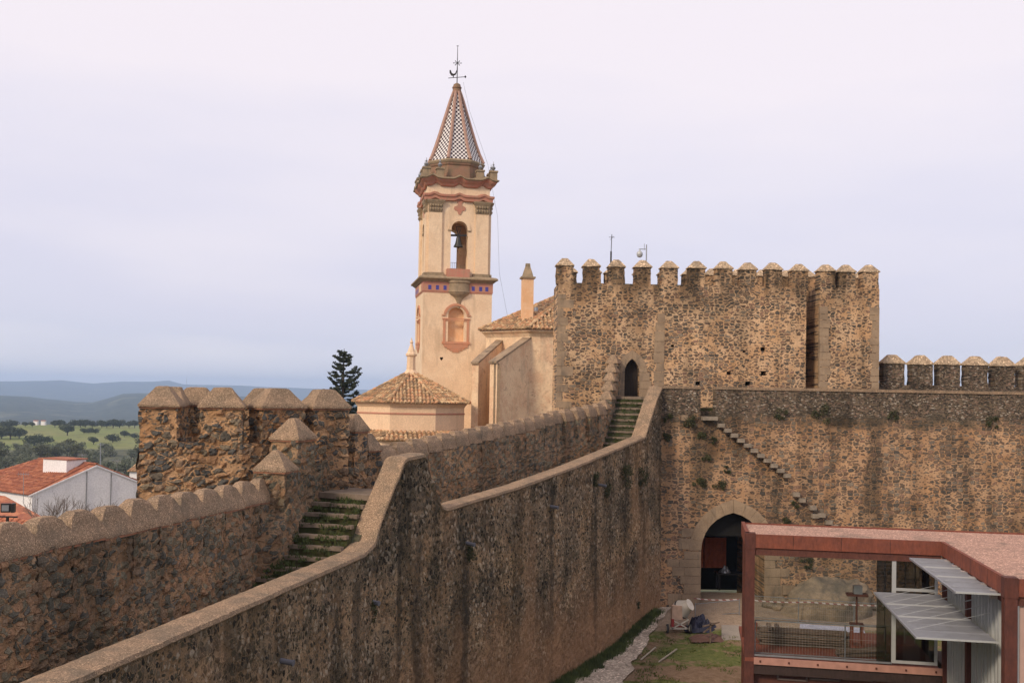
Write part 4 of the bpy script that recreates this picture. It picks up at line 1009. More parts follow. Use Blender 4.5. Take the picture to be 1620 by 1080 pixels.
m = MB(); m.lathe((cc.x, cc.y, 12.3), [(.62, 0), (.50, .20), (.34, .38), (.31, .95), (.31, 1.32), (.40, 1.36), (.42, 1.48), (.30, 1.62), (.12, 2.10), (.09, 2.22), (.13, 2.32), (.07, 2.42), (.02, 2.62)], 8, ph); m.build('finial', 'chapel', rf)
# lower ring roof and wall beneath
cl = thing('lower_aisle', 'low tiled aisle roof round the foot of the octagonal chapel', 'church aisle', (cc.x, cc.y-3, -3))
m = MB(); Z1, Z0_, RO = 8.55, 8.0, 5.55
for k in range(8): tiles(m, oct_(RO, Z0_, k), oct_(RO, Z0_, k+1), oct_(R8*.95, Z1, k), oct_(R8*.95, Z1, k+1), .30, .42, .10)
m.build('roof', 'tile', cl, fix=False)
m = MB(); m.lathe((cc.x, cc.y, 0), [(RO-.25, -4), (RO-.25, 7.9), (RO-.1, 7.95)], 8, ph); m.build('wall', 'chapel', cl)

# ================================================================== NAVE END WITH BUTTRESSES
nv = thing('church_nave', 'worn cream apse of the church with sloping buttresses and a tiled roof, behind the keep', 'church', (3, 76, -3))
def N3(px, py, Y): return atY(px, py, Y)
# wall: left face and front face meeting at px 845
A0 = N3(769, 527, 75); A1 = N3(838, 517, 72.5); A2 = N3(890, 515, 72.6)
def onl(px, py, a, b): return onV(px, py, a.xy, b.xy)
ze = 15.55
apts = [V((A0.x, A0.y)), V((A1.x, A1.y)), V((6, 72.9)), V((8, 84)), V((-1, 86))]
def poly_wall(mb, pts, z0, z1):
    n_ = len(pts); b = len(mb.v); mb.v += [(p.x, p.y, z0) for p in pts]+[(p.x, p.y, z1) for p in pts]
    for i in range(n_): j = (i+1) % n_; mb.f.append([b+i, b+j, b+n_+j, b+n_+i])
    mb.f.append([b+n_+i for i in range(n_)])
m = MB(); poly_wall(m, apts, -4, ze); m.build('wall', 'church_old', nv)
def offp(pts, d):
    out = []; n_ = len(pts)
    for i in range(n_):
        a, b, c = pts[i-1], pts[i], pts[(i+1) % n_]; n1 = (b-a).normalized(); n2 = (c-b).normalized(); n1 = V((n1.y, -n1.x)); n2 = V((n2.y, -n2.x)); q = (n1+n2).normalized(); out.append(b+q*(d/max(.4, q.dot(n1))))
    return out
m = MB()
for (d0, z0), (d1, z1) in zip([(.03, -.25), (.12, -.10), (.22, 0), (.34, .08)], [(.12, -.10), (.22, 0), (.34, .08), (.34, .22)]):
    a, b = offp(apts, d0), offp(apts, d1); n_ = 5
    for i in range(n_): j = (i+1) % n_; m.face([w3(a[i], ze+z0), w3(a[j], ze+z0), w3(b[j], ze+z1), w3(b[i], ze+z1)])
m.build('eaves_cornice', 'church_old', nv)
ea = offp(apts, .5); apx = V((5.2, 78.5, 19.6))
m = MB()
for i in range(5): j = (i+1) % 5; tiles(m, w3(ea[i], ze+.27), w3(ea[j], ze+.27), apx, apx, .30, .42, .10)
for i in range(5): hip(m, w3(ea[i], ze+.30), apx, .15)
m.build('roof', 'tile', nv, fix=False)
# buttresses, each a tapered fin with a stone-capped slope
def buttress(p0, p1, p2, th, zl, zh, cap_=.16):
    # p0 outer foot, p1 joint with wall (plan); width th; top slopes from zl at p0 to zh at p1
    p0, p1 = V(p0), V(p1); d = (p1-p0).normalized(); n_ = V((-d.y, d.x))*th/2
    B = [w3(p0-n_, -4), w3(p0+n_, -4), w3(p1+n_, -4), w3(p1-n_, -4)]; T = [w3(p0-n_, zl), w3(p0+n_, zl), w3(p1+n_, zh), w3(p1-n_, zh)]
    m = MB(); m.hexa([B[0], B[3], B[2], B[1]], [T[0], T[3], T[2], T[1]]); o = m.build('buttress', 'church_old', nv)
    e_ = V((n_.x, n_.y, 0))*.18; f_ = V((d.x, d.y, 0))*.14; T2 = [T[0]-e_-f_, T[3]-e_, T[2]+e_, T[1]+e_-f_]
    m = MB(); m.hexa([q-V((0, 0, .02)) for q in T2], [q+V((0, 0, cap_*.7)) for q in T2], .5); m.rough(.03, 2); m.build('sloping_cap', 'gran', o)
    m = MB(); z = 8.0
    while z < zl-.5: h = rnd(.4, .6); gbox(m, -.02, th*1.0+.02, -.03, rnd(.3, .6), z, min(z+h-.02, zl-.3), frame((p0.x-n_.x, p0.y-n_.y, 0), (n_.x, n_.y))); z += h
    return o
a = onl(753, 577, N3(753, 577, 70), N3(760, 577, 70)+V((1, 0, 0)))
buttress((N3(752, 575, 70.2)).xy, N3(790, 560, 74.2).xy, None, .5, N3(752, 575, 70.2).z, N3(775, 541, 73.6).z+.1)
buttress((N3(781, 575, 69.4)).xy, N3(838, 560, 73.0).xy, None, .62, N3(781, 574, 69.4).z, N3(836, 533, 72.8).z+.05)
m = MB(); fx = frame(w3(N3(781, 575, 69.34).xy, 0), (1, .0)); z = 8.4
while z < 13.1: h = rnd(.42, .6); gbox(m, .02, .46+rnd(-.02, .05), -.06, .3, z, min(z+h-.015, 13.2), fx); z += h
m.rough(.01, 2); m.build('grey_quoins', 'gran', nv)
# tall pinnacle at the roof edge
pq = N3(834, 480, 74.4); m = MB(); axp = (1, .12)
m.box((pq.x, pq.y, 14.5), .82, .82, zz(624)+0*1+ (N3(834, 441, 74.4).z-14.5)-11, axp) if False else m.box((pq.x, pq.y, 14.5), .82, .82, N3(834, 441, 74.4).z-14.5, axp)
pn = m.build('pinnacle', 'niche', nv)
m = MB(); zt_ = N3(834, 441, 74.4).z; m.box((pq.x, pq.y, zt_), 1.06, 1.06, .12, axp)
def fr_(mb, z0, z1, a0, a1): mb.hexa([w3(pq.xy, z0)+V((sx*a0, sy*a0, 0)) for sx, sy in ((-1, -1), (1, -1), (1, 1), (-1, 1))], [w3(pq.xy, z1)+V((sx*a1, sy*a1, 0)) for sx, sy in ((-1, -1), (1, -1), (1, 1), (-1, 1))])
fr_(m, zt_+.12, zt_+.42, .42, .34); fr_(m, zt_+.42, zt_+.95, .34, .17); fr_(m, zt_+.95, zt_+1.12, .19, .17); m.build('pinnacle_cap', 'corn', pn)
m = MB(); m.tube([N3(848, 492, 71.5), N3(848, 486, 71.5)], .14, 10); m.build('chimney_pot', 'greym', nv)

# ================================================================== ROOFTOP MASTS BEHIND THE KEEP
q = onV(966.5, 412, (0, 55.2), (1, 55.2)); t1 = onV(968, 371, (0, 55.2), (1, 55.2)); 
ms = thing('lightning_rod', 'thin lightning rod with a small crossed tip rising behind the left keep merlons', 'lightning rod', (q.x, 55.2, 16.1))
m = MB(); m.tube([(q.x, 55.2, 16.1), (q.x, 55.2, q.z+.5)], .05, 6); m.tube([(q.x, 55.2, q.z+.4), (t1.x, 55.2, t1.z)], .02, 5); m.build('mast', 'iron', ms)
m = MB(); m.bar((t1.x-.16, 55.2, t1.z-.15), (t1.x+.16, 55.2, t1.z-.15), .02); m.bar((t1.x-.1, 55.2, t1.z-.3), (t1.x+.1, 55.2, t1.z-.1), .015); m.bar((t1.x, 55.0, t1.z-.15), (t1.x, 55.4, t1.z-.15), .02); m.build('crossed_tip', 'iron', ms)
q = onV(1022.5, 412, (0, 55.2), (1, 55.2)); t1 = onV(1022.5, 387, (0, 55.2), (1, 55.2)); l_ = onV(1012, 401, (0, 55.2), (1, 55.2))
ms = thing('mast_camera', 'white dome camera hanging from a bracket on a grey mast behind the keep', 'camera', (q.x, 55.2, 16.1))
m = MB(); m.tube([(q.x, 55.2, 16.1), (q.x, 55.2, t1.z)], .035, 6); m.tube([(q.x-.12, 55.2, t1.z-.3), (q.x-.12, 55.2, t1.z+.05)], .015, 5); m.bar((q.x, 55.2, t1.z-.25), (l_.x-.05, 55.2, t1.z-.25), .04); m.build('bracket_mast', 'greym', ms)
m = MB(); m.lathe((l_.x, 55.2, l_.z-.2), [(.03, -.02), (.13, .02), (.17, .12), (.17, .22), (.12, .30), (.05, .34), (.03, .45)], 12); m.build('dome', 'alu', ms, smooth=True)

# ================================================================== CORTEN VISITOR BUILDING
C0 = V((7.75, 33.25)); e1_ = V((.984, -.177)).normalized(); FC = frame((C0.x, C0.y, 0), e1_); L1, L2, ZR, ZF = 6.05, 6.70, 6.60, 2.62
def cpt(a, b, z): return FC @ V((a, b, z))
def cloc(q): return FC.inverted() @ q
def onF(px, py, b=0): p0 = cpt(0, b, 0).xy; return cloc(onV(px, py, p0, p0+e1_))
def onS(px, py, a=L1): p0 = cpt(a, 0, 0).xy; d = cpt(a, 1, 0).xy-p0; return cloc(onV(px, py, p0, p0+d))
vb = thing('visitor_building', 'modern rust-red steel and glass building with a flat pink gravel roof inside the courtyard', 'building', cpt(6, 0, 0))
def cb(m, a0, a1, b0, b1, z0, z1, cell=None): gbox(m, min(a0, a1), max(a0, a1), min(b0, b1), max(b0, b1), z0, z1, FC, cell)
m = MB(); m.prism([[(0.05, -.0), (L1+.05, -.0), (L1+.05, -L2+.05), (L1+10, -L2+.05), (L1+10, 3.1), (.05, 3.1)]], .12, FC @ Matrix.Translation(V((0, 0, ZR-.06))) @ Matrix.Rotation(pi/2, 4, 'X') @ Matrix.Scale(-1, 4, (0, 0, 1)) @ Matrix.Scale(-1, 4, (0, 0, 1)))
m.v = [tuple(cpt(*(cloc(V(p)).xy), ZR-.04 if i < 6 else ZR-.16)) for i, p in enumerate(m.v)]
m.v = []; m.f = []
ro = [(0.10, .10), (L1+.10, .10), (L1+.10, -L2+.10), (L1+10, -L2+.10), (L1+10, 3.1), (.10, 3.1)]
b_ = len(m.v); m.v = [tuple(cpt(a, b, ZR-.03)) for a, b in ro]+[tuple(cpt(a, b, ZR-.2)) for a, b in ro]; m.f = [[0, 1, 2, 4+0, 5][:0] or [0, 1, 4, 5], [1, 2, 3, 4], [11, 10, 7, 6], [10, 9, 8, 7]]+[[i, (i+1) % 6, (i+1) % 6+6, i+6] for i in range(6)]
m.build('gravel_roof', 'gravelroof', vb)
m = MB()
cb(m, 0, L1, 0, .10, ZR-.42, ZR+.02); m.cut(); cb(m, L1, L1+.10, -L2, .0-.002, ZR-.42, ZR+.022); m.cut(); cb(m, L1+.102, L1+10, -L2, -L2+.10, ZR-.42, ZR+.02); m.cut(); cb(m, 0, .12, .102, 3.16, ZR-.42, ZR+.05)
m.cut(); cb(m, .122, L1+10, 3.10, 3.16, ZR-.42, ZR+.02)
m.build('fascia', 'corten', vb)
m = MB(); cb(m, .15, L1, .06, .30, ZR-.66, ZR-.425); m.cut(); cb(m, L1+.06, L1+.30, -L2+.1, 0, ZR-.66, ZR-.425); m.cut(); cb(m, L1+.3, L1+10, -L2+.06, -L2+.3, ZR-.66, ZR-.425); m.cut(); cb(m, .2, L1+10, 2.8, 3.05, ZR-.66, ZR-.425); m.build('roof_beam', 'corten_d', vb)
m = MB(); cb(m, .2, L1+10, .3, 2.8, ZR-.3, ZR-.21); m.cut(); cb(m, L1+.3, L1+10, -L2+.3, .29, ZR-.3, ZR-.21); m.build('ceiling', 'panel', vb)
for a, b, w_ in ((.0, .0, .30), (L1-.02, -L2-.02, .30), (L1+.04, -.1, .17), (.05, 2.85, .22), (L1+.06, 2.85, .2)):
    m = MB(); cb(m, a, a+w_, b+.002, b+w_*.25, 0, ZR-.42); cb(m, a, a+w_, b+w_*.75, b+w_, 0, ZR-.42); cb(m, a+w_*.38, a+w_*.62, b+w_*.25, b+w_*.75, 0, ZR-.42)
    if w_ > .25: cb(m, a-.015, a+w_+.015, b-.015, b+w_+.015, ZR-.46, ZR+.05); cb(m, a-.01, a+w_+.01, b-.01, b+w_+.01, 2.45, 2.5)
    m.build('steel_post', 'post', vb)
# facade B posts
for px in (1526.5,):
    q = onS(px, 960); m = MB(); cb(m, L1+.03, L1+.2, q.y-.1, q.y+.1, 0, ZR-.66); m.build('steel_post', 'post', vb)
yb = q.y
m = MB()
for a in (1.5, 3.0, 4.5): cb(m, a, a+.012, -.004, .0, ZR-.42, ZR+.02); m.cut()
for b in (-1.7, -3.4, -5.1): cb(m, L1-.004, L1, b, b+.012, ZR-.42, ZR+.02); m.cut()
m.build('plate_joint', 'beam', vb)
m = MB()
for i in range(7): m.lathe(cpt(.5+i*.9, -.055, ZF-.09), [(.03, -.03), (.03, .03)], 8); m.cut()
m.build('bolt', 'corten_d', vb)
# floor deck, edge beam, lower storey
m = MB(); cb(m, .02, L1-.02, .0, 4.6, ZF-.12, ZF); m.build('steel_deck', 'corten', vb)
m = MB(); cb(m, .3, L1+.1, -.05, .0-.004, ZF-.2, ZF+.02); m.build('deck_edge', plain('pink_edge', (.40, .21, .165), .6), vb)
m = MB(); cb(m, .1, L1+.2, .02, .3, 2.1, 2.45); m.build('floor_beam', 'beam', vb)
m = MB(); cb(m, .1, L1+.3, .32, .5, -.1, 2.3); m.build('lower_wall', 'corten_d', vb)
m = MB(); cb(m, L1+.3, L1+10, -L2+.1, 3.0, -.1, 2.5); m.build('lower_block', 'beam', vb)
for x0, x1, mt in ((1229, 1278, 'beam'), (1280, 1330, 'beam'), (1333, 1381, 'gran'), (1384, 1432, 'beam')):
    q0, q1 = onF(x0, 1074, .3), onF(x1, 1055, .3); m = MB(); t_w = .06
    cb(m, q0.x, q1.x, .26, .32, q0.z, q0.z+t_w); cb(m, q0.x, q1.x, .26, .32, q1.z-t_w, q1.z); cb(m, q0.x, q0.x+t_w, .26, .32, q0.z, q1.z); cb(m, q1.x-t_w, q1.x, .26, .32, q0.z, q1.z)
    v_ = m.build('vent', plain('vent_frame', (.14, .10, .09), .6) if mt == 'beam' else plain('pale_vent_frame', (.26, .20, .165), .6), vb)
    m = MB(); n_ = 6
    for i in range(n_): z = q0.z+t_w+(q1.z-q0.z-2*t_w)*(i+.2)/n_; cb(m, q0.x+t_w, q1.x-t_w, .28, .315, z, z+.02)
    m.build('vent_slats', 'corten_d', v_)
# glazing and white window frame
q0, q1 = onF(1411, 1050), onF(1484, 1050); qa, qb, qc = onF(1411, 876).z, onF(1411, 932).z, onF(1411, 1049).z
ga = onF(1387, 1000).x
m = MB(); cb(m, .32, ga, .12, .135, ZF+.02, ZR-.66); m.build('glass_pane', 'glass', vb)
m = MB(); cb(m, ga+.01, q0.x-.01, .12, .135, ZF+.02, ZR-.66); m.build('glass_pane', 'tint_glass', vb)
m = MB(); cb(m, .3, L1, 3.0, 3.012, ZF+.02, ZR-.66); m.build('glass_pane', 'glass', vb)
m = MB(); wth = .09
for a0 in (q0.x, q1.x-wth): cb(m, a0, a0+(wth*1.4 if a0 == q0.x else wth), .08, .17, qc, qa)
for z in (qc, qb-wth/2, qa-wth): cb(m, q0.x+wth*1.4, q1.x-wth, .085, .165, z, z+wth)
fr3 = m.build('window_frame', 'alu', vb)
m = MB(); cb(m, q0.x+.05, q1.x-.05, .12, .13, qc+.03, qa-.03); m.build('window_pane', 'tint_glass', fr3)
m = MB()
for i in range(5): a = q0.x+.3+i*.33; m.bar(cpt(a, 2.95, ZF+.1), cpt(a, 2.95, ZR-.7), .03)
m.build('rear_mullions', 'alu', vb)
m = MB(); m.bar(cpt(.32, .06, ZF+.08), cpt(q0.x, .06, ZF+.08), .05); m.build('glazing_channel', 'greym', vb)
# mesh railing just inside the glass
rl = onF(1337, 1000, .45); zr0, zr1 = ZF+.06, onF(1300, 986, .45).z
m = MB(); A_, B_ = cpt(.34, .45, zr0), cpt(q0.x-.1, .45, zr0); Lr = (B_-A_).length; hr = zr1-zr0
m.face([A_, B_, B_+V((0, 0, hr)), A_+V((0, 0, hr))], uv=[(0, 0), (Lr, 0), (Lr, hr), (0, hr)]); m.build('railing_mesh', 'mesh', vb, fix=False)
for z in (zr0, zr1): m = MB(); m.bar(cpt(.34, .45, z), cpt(q0.x-.1, .45, z), .035); m.build('railing_bar', 'greym', vb)
for a in (.36, rl.x, q0.x-.12): m = MB(); m.bar(cpt(a, .45, ZF), cpt(a, .45, zr1), .035); m.build('railing_post', 'greym', vb)
# facade B, ribbed sheets between posts
m = MB(); cb(m, L1+.20, L1+.26, -L2+.3, -.15, 0, ZR-.66); m.build('facade_sheet', 'ribpanel', vb)
m = MB(); b = -L2+.42; i = 0
while b < -.2:
    cb(m, L1+.13, L1+.20, b, b+(.09 if i % 3 else .05), 0, ZR-.68); b += .36 if i % 2 else .27; i += 1
m.build('facade_ribs', 'alu', vb)
# right-hand panel on the near face
m = MB(); cb(m, L1+.32, L1+9.9, -L2+.12, -L2+.16, 3.35, ZR-.68); m.build('facade_panel', 'panel', vb)
m = MB(); cb(m, L1+.32, L1+9.9, -L2+.08, -L2+.17, 3.0, 3.34); m.build('facade_base', plain('tan_base', (.45, .24, .16), .7), vb)
m = MB(); cb(m, L1+.30, L1+.34, -L2+.06, -L2+.18, 3.34, ZR-.66); m.build('facade_trim', 'alu', vb)
# louvred sun awnings, held by rods from the fascia
def awning(pxs, name):
    (nx_, ny_), (fx_, fy_), (ox, oy), (onx, ony) = pxs
    n_, f_ = onS(nx_, ny_), onS(fx_, fy_); z = n_.z*.5+f_.z*.5
    on, of = onZ(onx, ony, z), onZ(ox, oy, z); on, of = cloc(on), cloc(of)
    aout = (on.x+of.x)/2; b0, b1 = min(n_.y, on.y), f_.y; b0 = -L2+.32 if b0 < -L2+.3 else b0
    return z, aout, b0, b1
for pxs in ((( 1569.6, 938), (1499, 879), (1437.5, 878), (1512, 941)), ((1569.6, 1012), (1489, 937), (1385, 935), (1445, 1008))):
    z, ao, b0, b1 = awning(pxs, '')
    aw = thing('louvred_awning', ('upper narrow' if z > 5 else 'lower wide')+' grey louvred awning on the side of the visitor building', 'awning', cpt(L1, (b0+b1)/2, z), 'louvred awnings')
    m = MB(); n_ = int((b1-b0)/.11)
    for i in range(n_):
        b = b0+(b1-b0)*(i+.5)/n_; hw = (b1-b0)/n_*.5
        B = [cpt(ao, b-hw, z-.02), cpt(L1-.02, b-hw, z-.02), cpt(L1-.02, b+hw*.96, z-.03), cpt(ao, b+hw*.96, z-.03)]; m.hexa(B, [p+V((0, 0, .012)) for p in B])
    m.build('louvre_blades', 'louvre', aw)
    for i in range(0, 8):
        b = b0+(b1-b0)*i/7; m = MB(); m.bar(cpt(ao, b, z-.0), cpt(L1-.02, b, z-.0), .03, .05); m.build('rib', 'alu' if i in (0, 3, 5) else 'louvre', aw)
    m = MB(); m.bar(cpt(ao, b0, z), cpt(ao, b1, z), .04, .06); m.build('outer_rail', 'louvre', aw)
    for i in range(1, 7):
        b = b0+(b1-b0)*i/7; zt_ = min(ZR-.5, z+ (1.55 if z > 5 else 2.0)); a_ = L1-.0; top_p = cpt(L1+.05, b, ZR-.5 if z > 5 else min(ZR-1.1, z+1.0)); e_p = cpt(ao+.12, b, z+.03)
        m = MB(); m.tube([top_p, e_p], .007, 5); m.tube([top_p, top_p.lerp(e_p, .25 if z > 5 else .15)], .016, 6); m.build('tie_rod', 'alu', aw)
for i in range(6):
    b = -L2+.9+i*.98; m = MB(); cb(m, L1-.10, L1+.08, b, b+.16, ZR-.66, ZR-.44); m.build('rod_bracket', plain('bracket_plate', (.42, .36, .33), .6), vb)
# loads on the deck
def stack(nm, label, a0, a1, b0, n_, rows, z0, skew=0, tilt=0):
    o = thing(nm, label, 'timber', cpt((a0+a1)/2, b0, z0))
    for j in range(n_):
        for i in range(rows):
            m = MB(); da = rnd(-.12, .12); z = z0+.05+j*.085; b = b0+i*.16
            m.bar(cpt(a0+da, b, z), cpt(a1+da+rnd(-.1, .1), b+skew+rnd(-.03, .03), z+tilt*(j+1)), .13, .055); m.rough(.006, 5); m.build('plank', 'wood', o)
    return o
A1_, A2_ = onF(1200, 1028, 1.9), onF(1345, 1031, 1.9)
o = stack('timber_stack', 'long neat stack of weathered planks lying on the rusty deck behind glass', A1_.x, A2_.x, 1.9, 6, 4, ZF)
for a in (.32, .62, 3.0):
    m = MB(); cb(m, A1_.x+a*.9, A1_.x+a*.9+.14, 1.75, 2.5, ZF+.55-(.2 if a > 1 else 0), ZF+.62-(.2 if a > 1 else 0)); m.build('batten', 'wood', o)
A1_, A2_ = onF(1325, 1035, .8), onF(1404, 1037, .8)
stack('loose_planks', 'loose untidy planks at the right front of the rusty deck', A1_.x, A2_.x, .75, 2, 4, ZF, .45, .03)
q = onF(1355, 1020, 1.6)
sd_ = thing('work_stand', 'rusty tall stand carrying a square dark lamp box, beside the stacked planks', 'stand', cpt(q.x, 1.6, ZF))
for da in (-.16, .16):
    for db in (-.16, .16): m = MB(); m.bar(cpt(q.x+da, 1.6+db, ZF), cpt(q.x+da, 1.6+db, ZF+.95), .06); m.build('leg', 'corten', sd_)
m = MB(); cb(m, q.x-.2, q.x+.2, 1.4, 1.8, ZF+.16, ZF+.26); m.build('shelf', 'corten', sd_)
m = MB(); m.tube([cpt(q.x, 1.6, ZF+.9), cpt(q.x, 1.6, ZF+1.9)], .03, 8); cb(m, q.x-.22, q.x+.22, 1.4, 1.8, ZF+.9, ZF+.95); m.build('pole', 'corten_d', sd_)
m = MB(); cb(m, q.x-.34, q.x+.34, 1.4, 1.8, ZF+1.88, ZF+1.95); m.build('tray', 'corten_d', sd_)
m = MB(); cb(m, q.x-.12, q.x+.16, 1.48, 1.74, ZF+1.95, ZF+2.22); m.build('lamp_box', 'greym', sd_)
# drum-like rusty box at the left end of the deck
bx_ = onF(1192, 1015, 1.6); m = MB(); cb(m, bx_.x-.25, bx_.x+.2, 2.4, 2.8, ZF, ZF+.55); tag(m.build('rusty_crate', 'corten'), 'rust-red crate standing at the left end of the deck behind the post', 'crate')

# ================================================================== COURTYARD OBJECTS
def fence(x0, x1, y, label, zt_=1.15, n_=3):
    f = thing('mesh_fence', label, 'fence', ((x0+x1)/2, y, gz((x0+x1)/2, y)), 'mesh fence panels')
    L = (x1-x0)/n_; sl = -.12
    for i in range(n_+1):
        x = x0+L*i; yy = y+sl*(x-x0); z = gz(x, yy); m = MB(); m.tube([(x, yy, z-.02), (x, yy, z+zt_)], .025, 6); m.build('post', 'greym', f)
    for i in range(n_):
        xa, xb = x0+L*i, x0+L*(i+1); ya, yb_ = y+sl*(xa-x0), y+sl*(xb-x0); za, zb_ = gz(xa, ya)+.1, gz(xb, yb_)+.1
        m = MB(); m.face([(xa, ya, za), (xb, yb_, zb_), (xb, yb_, zb_+zt_-.15), (xa, ya, za+zt_-.15)], uv=[(0, 0), (L, 0), (L, zt_-.15), (0, zt_-.15)]); m.build('mesh_panel', 'mesh', f, fix=False)
        m = MB(); m.bar((xa, ya, za), (xb, yb_, zb_), .03); m.bar((xa, ya, za+zt_-.15), (xb, yb_, zb_+zt_-.15), .03); m.build('rail', 'greym', f)
    return f
fence(11.1, 18.6, 47.9, 'grey welded mesh fence running across the courtyard behind the glass building', n_=3)
fence(8.95, 11.0, 48.6, 'short mesh fence panel in front of the open gateway', .75, 1)
def tape(pts, label):
    m = MB(); acc = 0
    for a, b in zip(pts, pts[1:]):
        a, b = V(a), V(b); n_ = 10
        for i in range(n_):
            p, q_ = a.lerp(b, i/n_), a.lerp(b, (i+1)/n_); s0 = -.06*4*(i/n_)*(1-i/n_); s1 = -.06*4*((i+1)/n_)*(1-(i+1)/n_); l_ = (q_-p).length
            p = p+V((0, 0, s0)); q_ = q_+V((0, 0, s1)); m.face([p, q_, q_+V((0, 0, .055)), p+V((0, 0, .055))], uv=[(acc, 0), (acc+l_, 0), (acc+l_, .075), (acc, .075)]); acc += l_
    tag(m.build('barrier_tape', 'tape', fix=False), label, 'barrier tape')
tape([(11.1, 47.8, 1.62), (14.0, 47.4, 1.62), (18.4, 46.95, 1.62)], 'red and white striped tape strung along the mesh fence behind the building')
tape([(8.9, 48.7, 1.45), (11.0, 48.4, 1.5)], 'short red and white striped tape across the gateway front')
# boulder
q = onZ(1307, 948, .7); bo = MB(); bc = V((15.2, 48.95, .75))
for j in range(25):
    for i in range(48):
        a = 2*pi*i/48; ph_ = pi/2*j/24; v = V((cos(a)*cos(ph_)*2.15, sin(a)*cos(ph_)*1.25, sin(ph_)**.8*2.05-.15))
        k = 1+.16*noise.noise(v*.9+V((3, 1, 2)))+.08*noise.noise(v*2.6)+.03*noise.noise(v*7); v = v*k; v.x += .25*v.z; bo.v.append(tuple(bc+v))
for j in range(24):
    for i in range(48): bo.f.append([j*48+i, j*48+(i+1) % 48, (j+1)*48+(i+1) % 48, (j+1)*48+i])
tag(bo.build('boulder', 'rock', smooth=True), 'large rounded granite boulder lying against the curtain wall behind the mesh fence', 'boulder')
def rock(c, r_, lab, grp=None, sd=0, mat='rock'):
    m = MB(); c = V(c)
    for j in range(9):
        for i in range(16):
            a = 2*pi*i/16; p2 = -pi/2+pi*j/8; v = V((cos(a)*cos(p2), sin(a)*cos(p2)*.8, sin(p2)*.7))*r_; v *= 1+.3*noise.noise(v*2/r_+V((sd, sd, 0))); m.v.append(tuple(c+v))
    for j in range(8):
        for i in range(16): m.f.append([j*16+i, j*16+(i+1) % 16, (j+1)*16+(i+1) % 16, (j+1)*16+i])
    return tag(m.build('rock', mat, smooth=True), lab, 'rock', grp)
for i, (x, y, r_) in enumerate(((12.75, 49.6, .36), (13.05, 49.2, .26), (17.9, 49.5, .40), (18.3, 50.0, .3), (13.4, 50.2, .42), (16.9, 50.3, .5))):
    rock((x, y, gz(x, y)+r_*.25), r_, 'rubble rock at the foot of the curtain wall beside the big boulder', 'rubble rocks round the boulder', i*3)
# concrete mixer
mx0 = V((7.95, 46.9, gz(7.95, 46.9))); mixr = thing('concrete_mixer', 'pale concrete mixer on two wheels standing in the corner left of the gateway', 'concrete mixer', mx0)
def mp3(x, y, z): return mx0+V((x, y, z))
m = MB(); ax0, ax1 = mp3(-.02, .1, .95), mp3(.42, -.2, 1.28); dd = (ax1-ax0)
m.tube([ax0-dd*.42, ax0-dd*.25, ax0, ax0+dd*.30, ax0+dd*.85, ax0+dd*1.0], [.22, .36, .43, .42, .26, .28], 16); m.build('drum', 'mixer', mixr, smooth=True)
m = MB(); m.tube([ax0+dd*.10, ax0+dd*.2], [.445, .445], 16); m.build('gear_ring', 'iron', mixr)
m = MB(); B = [mp3(-.45, -.38, .62), mp3(.05, -.38, .62), mp3(.05, -.05, .62), mp3(-.45, -.05, .62)]; m.hexa(B, [p+V((.03*(1 if i in (0, 3) else -1), 0, .62)) for i, p in enumerate(B)]); m.build('engine_cover', 'mixerb', mixr)
for a, b in (((-.45, -.3, .18), (.35, -.3, .62)), ((.35, -.3, .18), (-.45, -.3, .62)), ((-.5, -.3, .2), (.45, -.3, .2)), ((-.4, .2, .2), (-.4, -.3, .62)), ((.35, .2, .2), (.3, -.2, .9)), ((-.4, .2, .2), (.35, .2, .2))):
    m = MB(); m.bar(mp3(*a), mp3(*b), .05); m.build('frame_bar', 'redp' if a[0] == -.4 else 'mixer', mixr)
m = MB(); m.box(mp3(-.40, -.3, .3), .12, .2, .35); m.build('red_motor', 'redp', mixr)
for x in (-.62, .42):
    m = MB(); m.tube([mp3(x-.04, -.3, .2), mp3(x+.04, -.3, .2)], .20, 16); o = m.build('wheel', 'rubber', mixr); m = MB(); m.tube([mp3(x-.05, -.3, .2), mp3(x+.05, -.3, .2)], .12, 12); m.build('rim', 'mixer', o)
# tarpaulin heap beside it
def heap(name, mat, c, rx, ry, h, lab, cat, sd=0, sc=2.2):
    m = MB(); n_ = 22
    ids = [[m.vert((c[0]+rx*(i/n_*2-1), c[1]+ry*(j/n_*2-1), c[2]+max(-.05, h*(1-((i/n_*2-1)**2+(j/n_*2-1)**2))*(.7+.9*noise.noise(V((i*.24*sc/2, j*.24*sc/2, sd)))))), False) for i in range(n_+1)] for j in range(n_+1)]
    for j in range(n_):
        for i in range(n_): m.f.append([ids[j][i], ids[j][i+1], ids[j+1][i+1], ids[j+1][i]])
    m.f.append([ids[0][0], ids[n_][0], ids[n_][n_], ids[0][n_]])
    return tag(m.build(name, mat, smooth=True), lab, cat)
heap('tarpaulin', 'tarp', (8.95, 47.2, gz(8.9, 47.2)), .8, .6, .62, 'crumpled navy tarpaulin heaped to the right of the concrete mixer', 'tarpaulin', 5, 3)
heap('sacking', 'tarpb', (9.15, 46.0, gz(9.1, 46)), .95, .6, .22, 'brown sacking spread on the ground in front of the navy tarpaulin', 'sacking', 9, 3)
sh = thing('trestle', 'small timber trestle standing on the grass right of the concrete mixer', 'trestle', (9.05, 45.4, gz(9, 45.4)))
for a, b in (((0, 0, 0), (0, 0, .95)), ((-.35, 0, .75), (.4, 0, .95)), ((-.3, .1, .45), (.2, .1, .85))): m = MB(); m.bar(V((9.05, 45.4, gz(9, 45.4)))+V(a), V((9.05, 45.4, gz(9, 45.4)))+V(b), .06); m.build('beam', 'wood', sh)
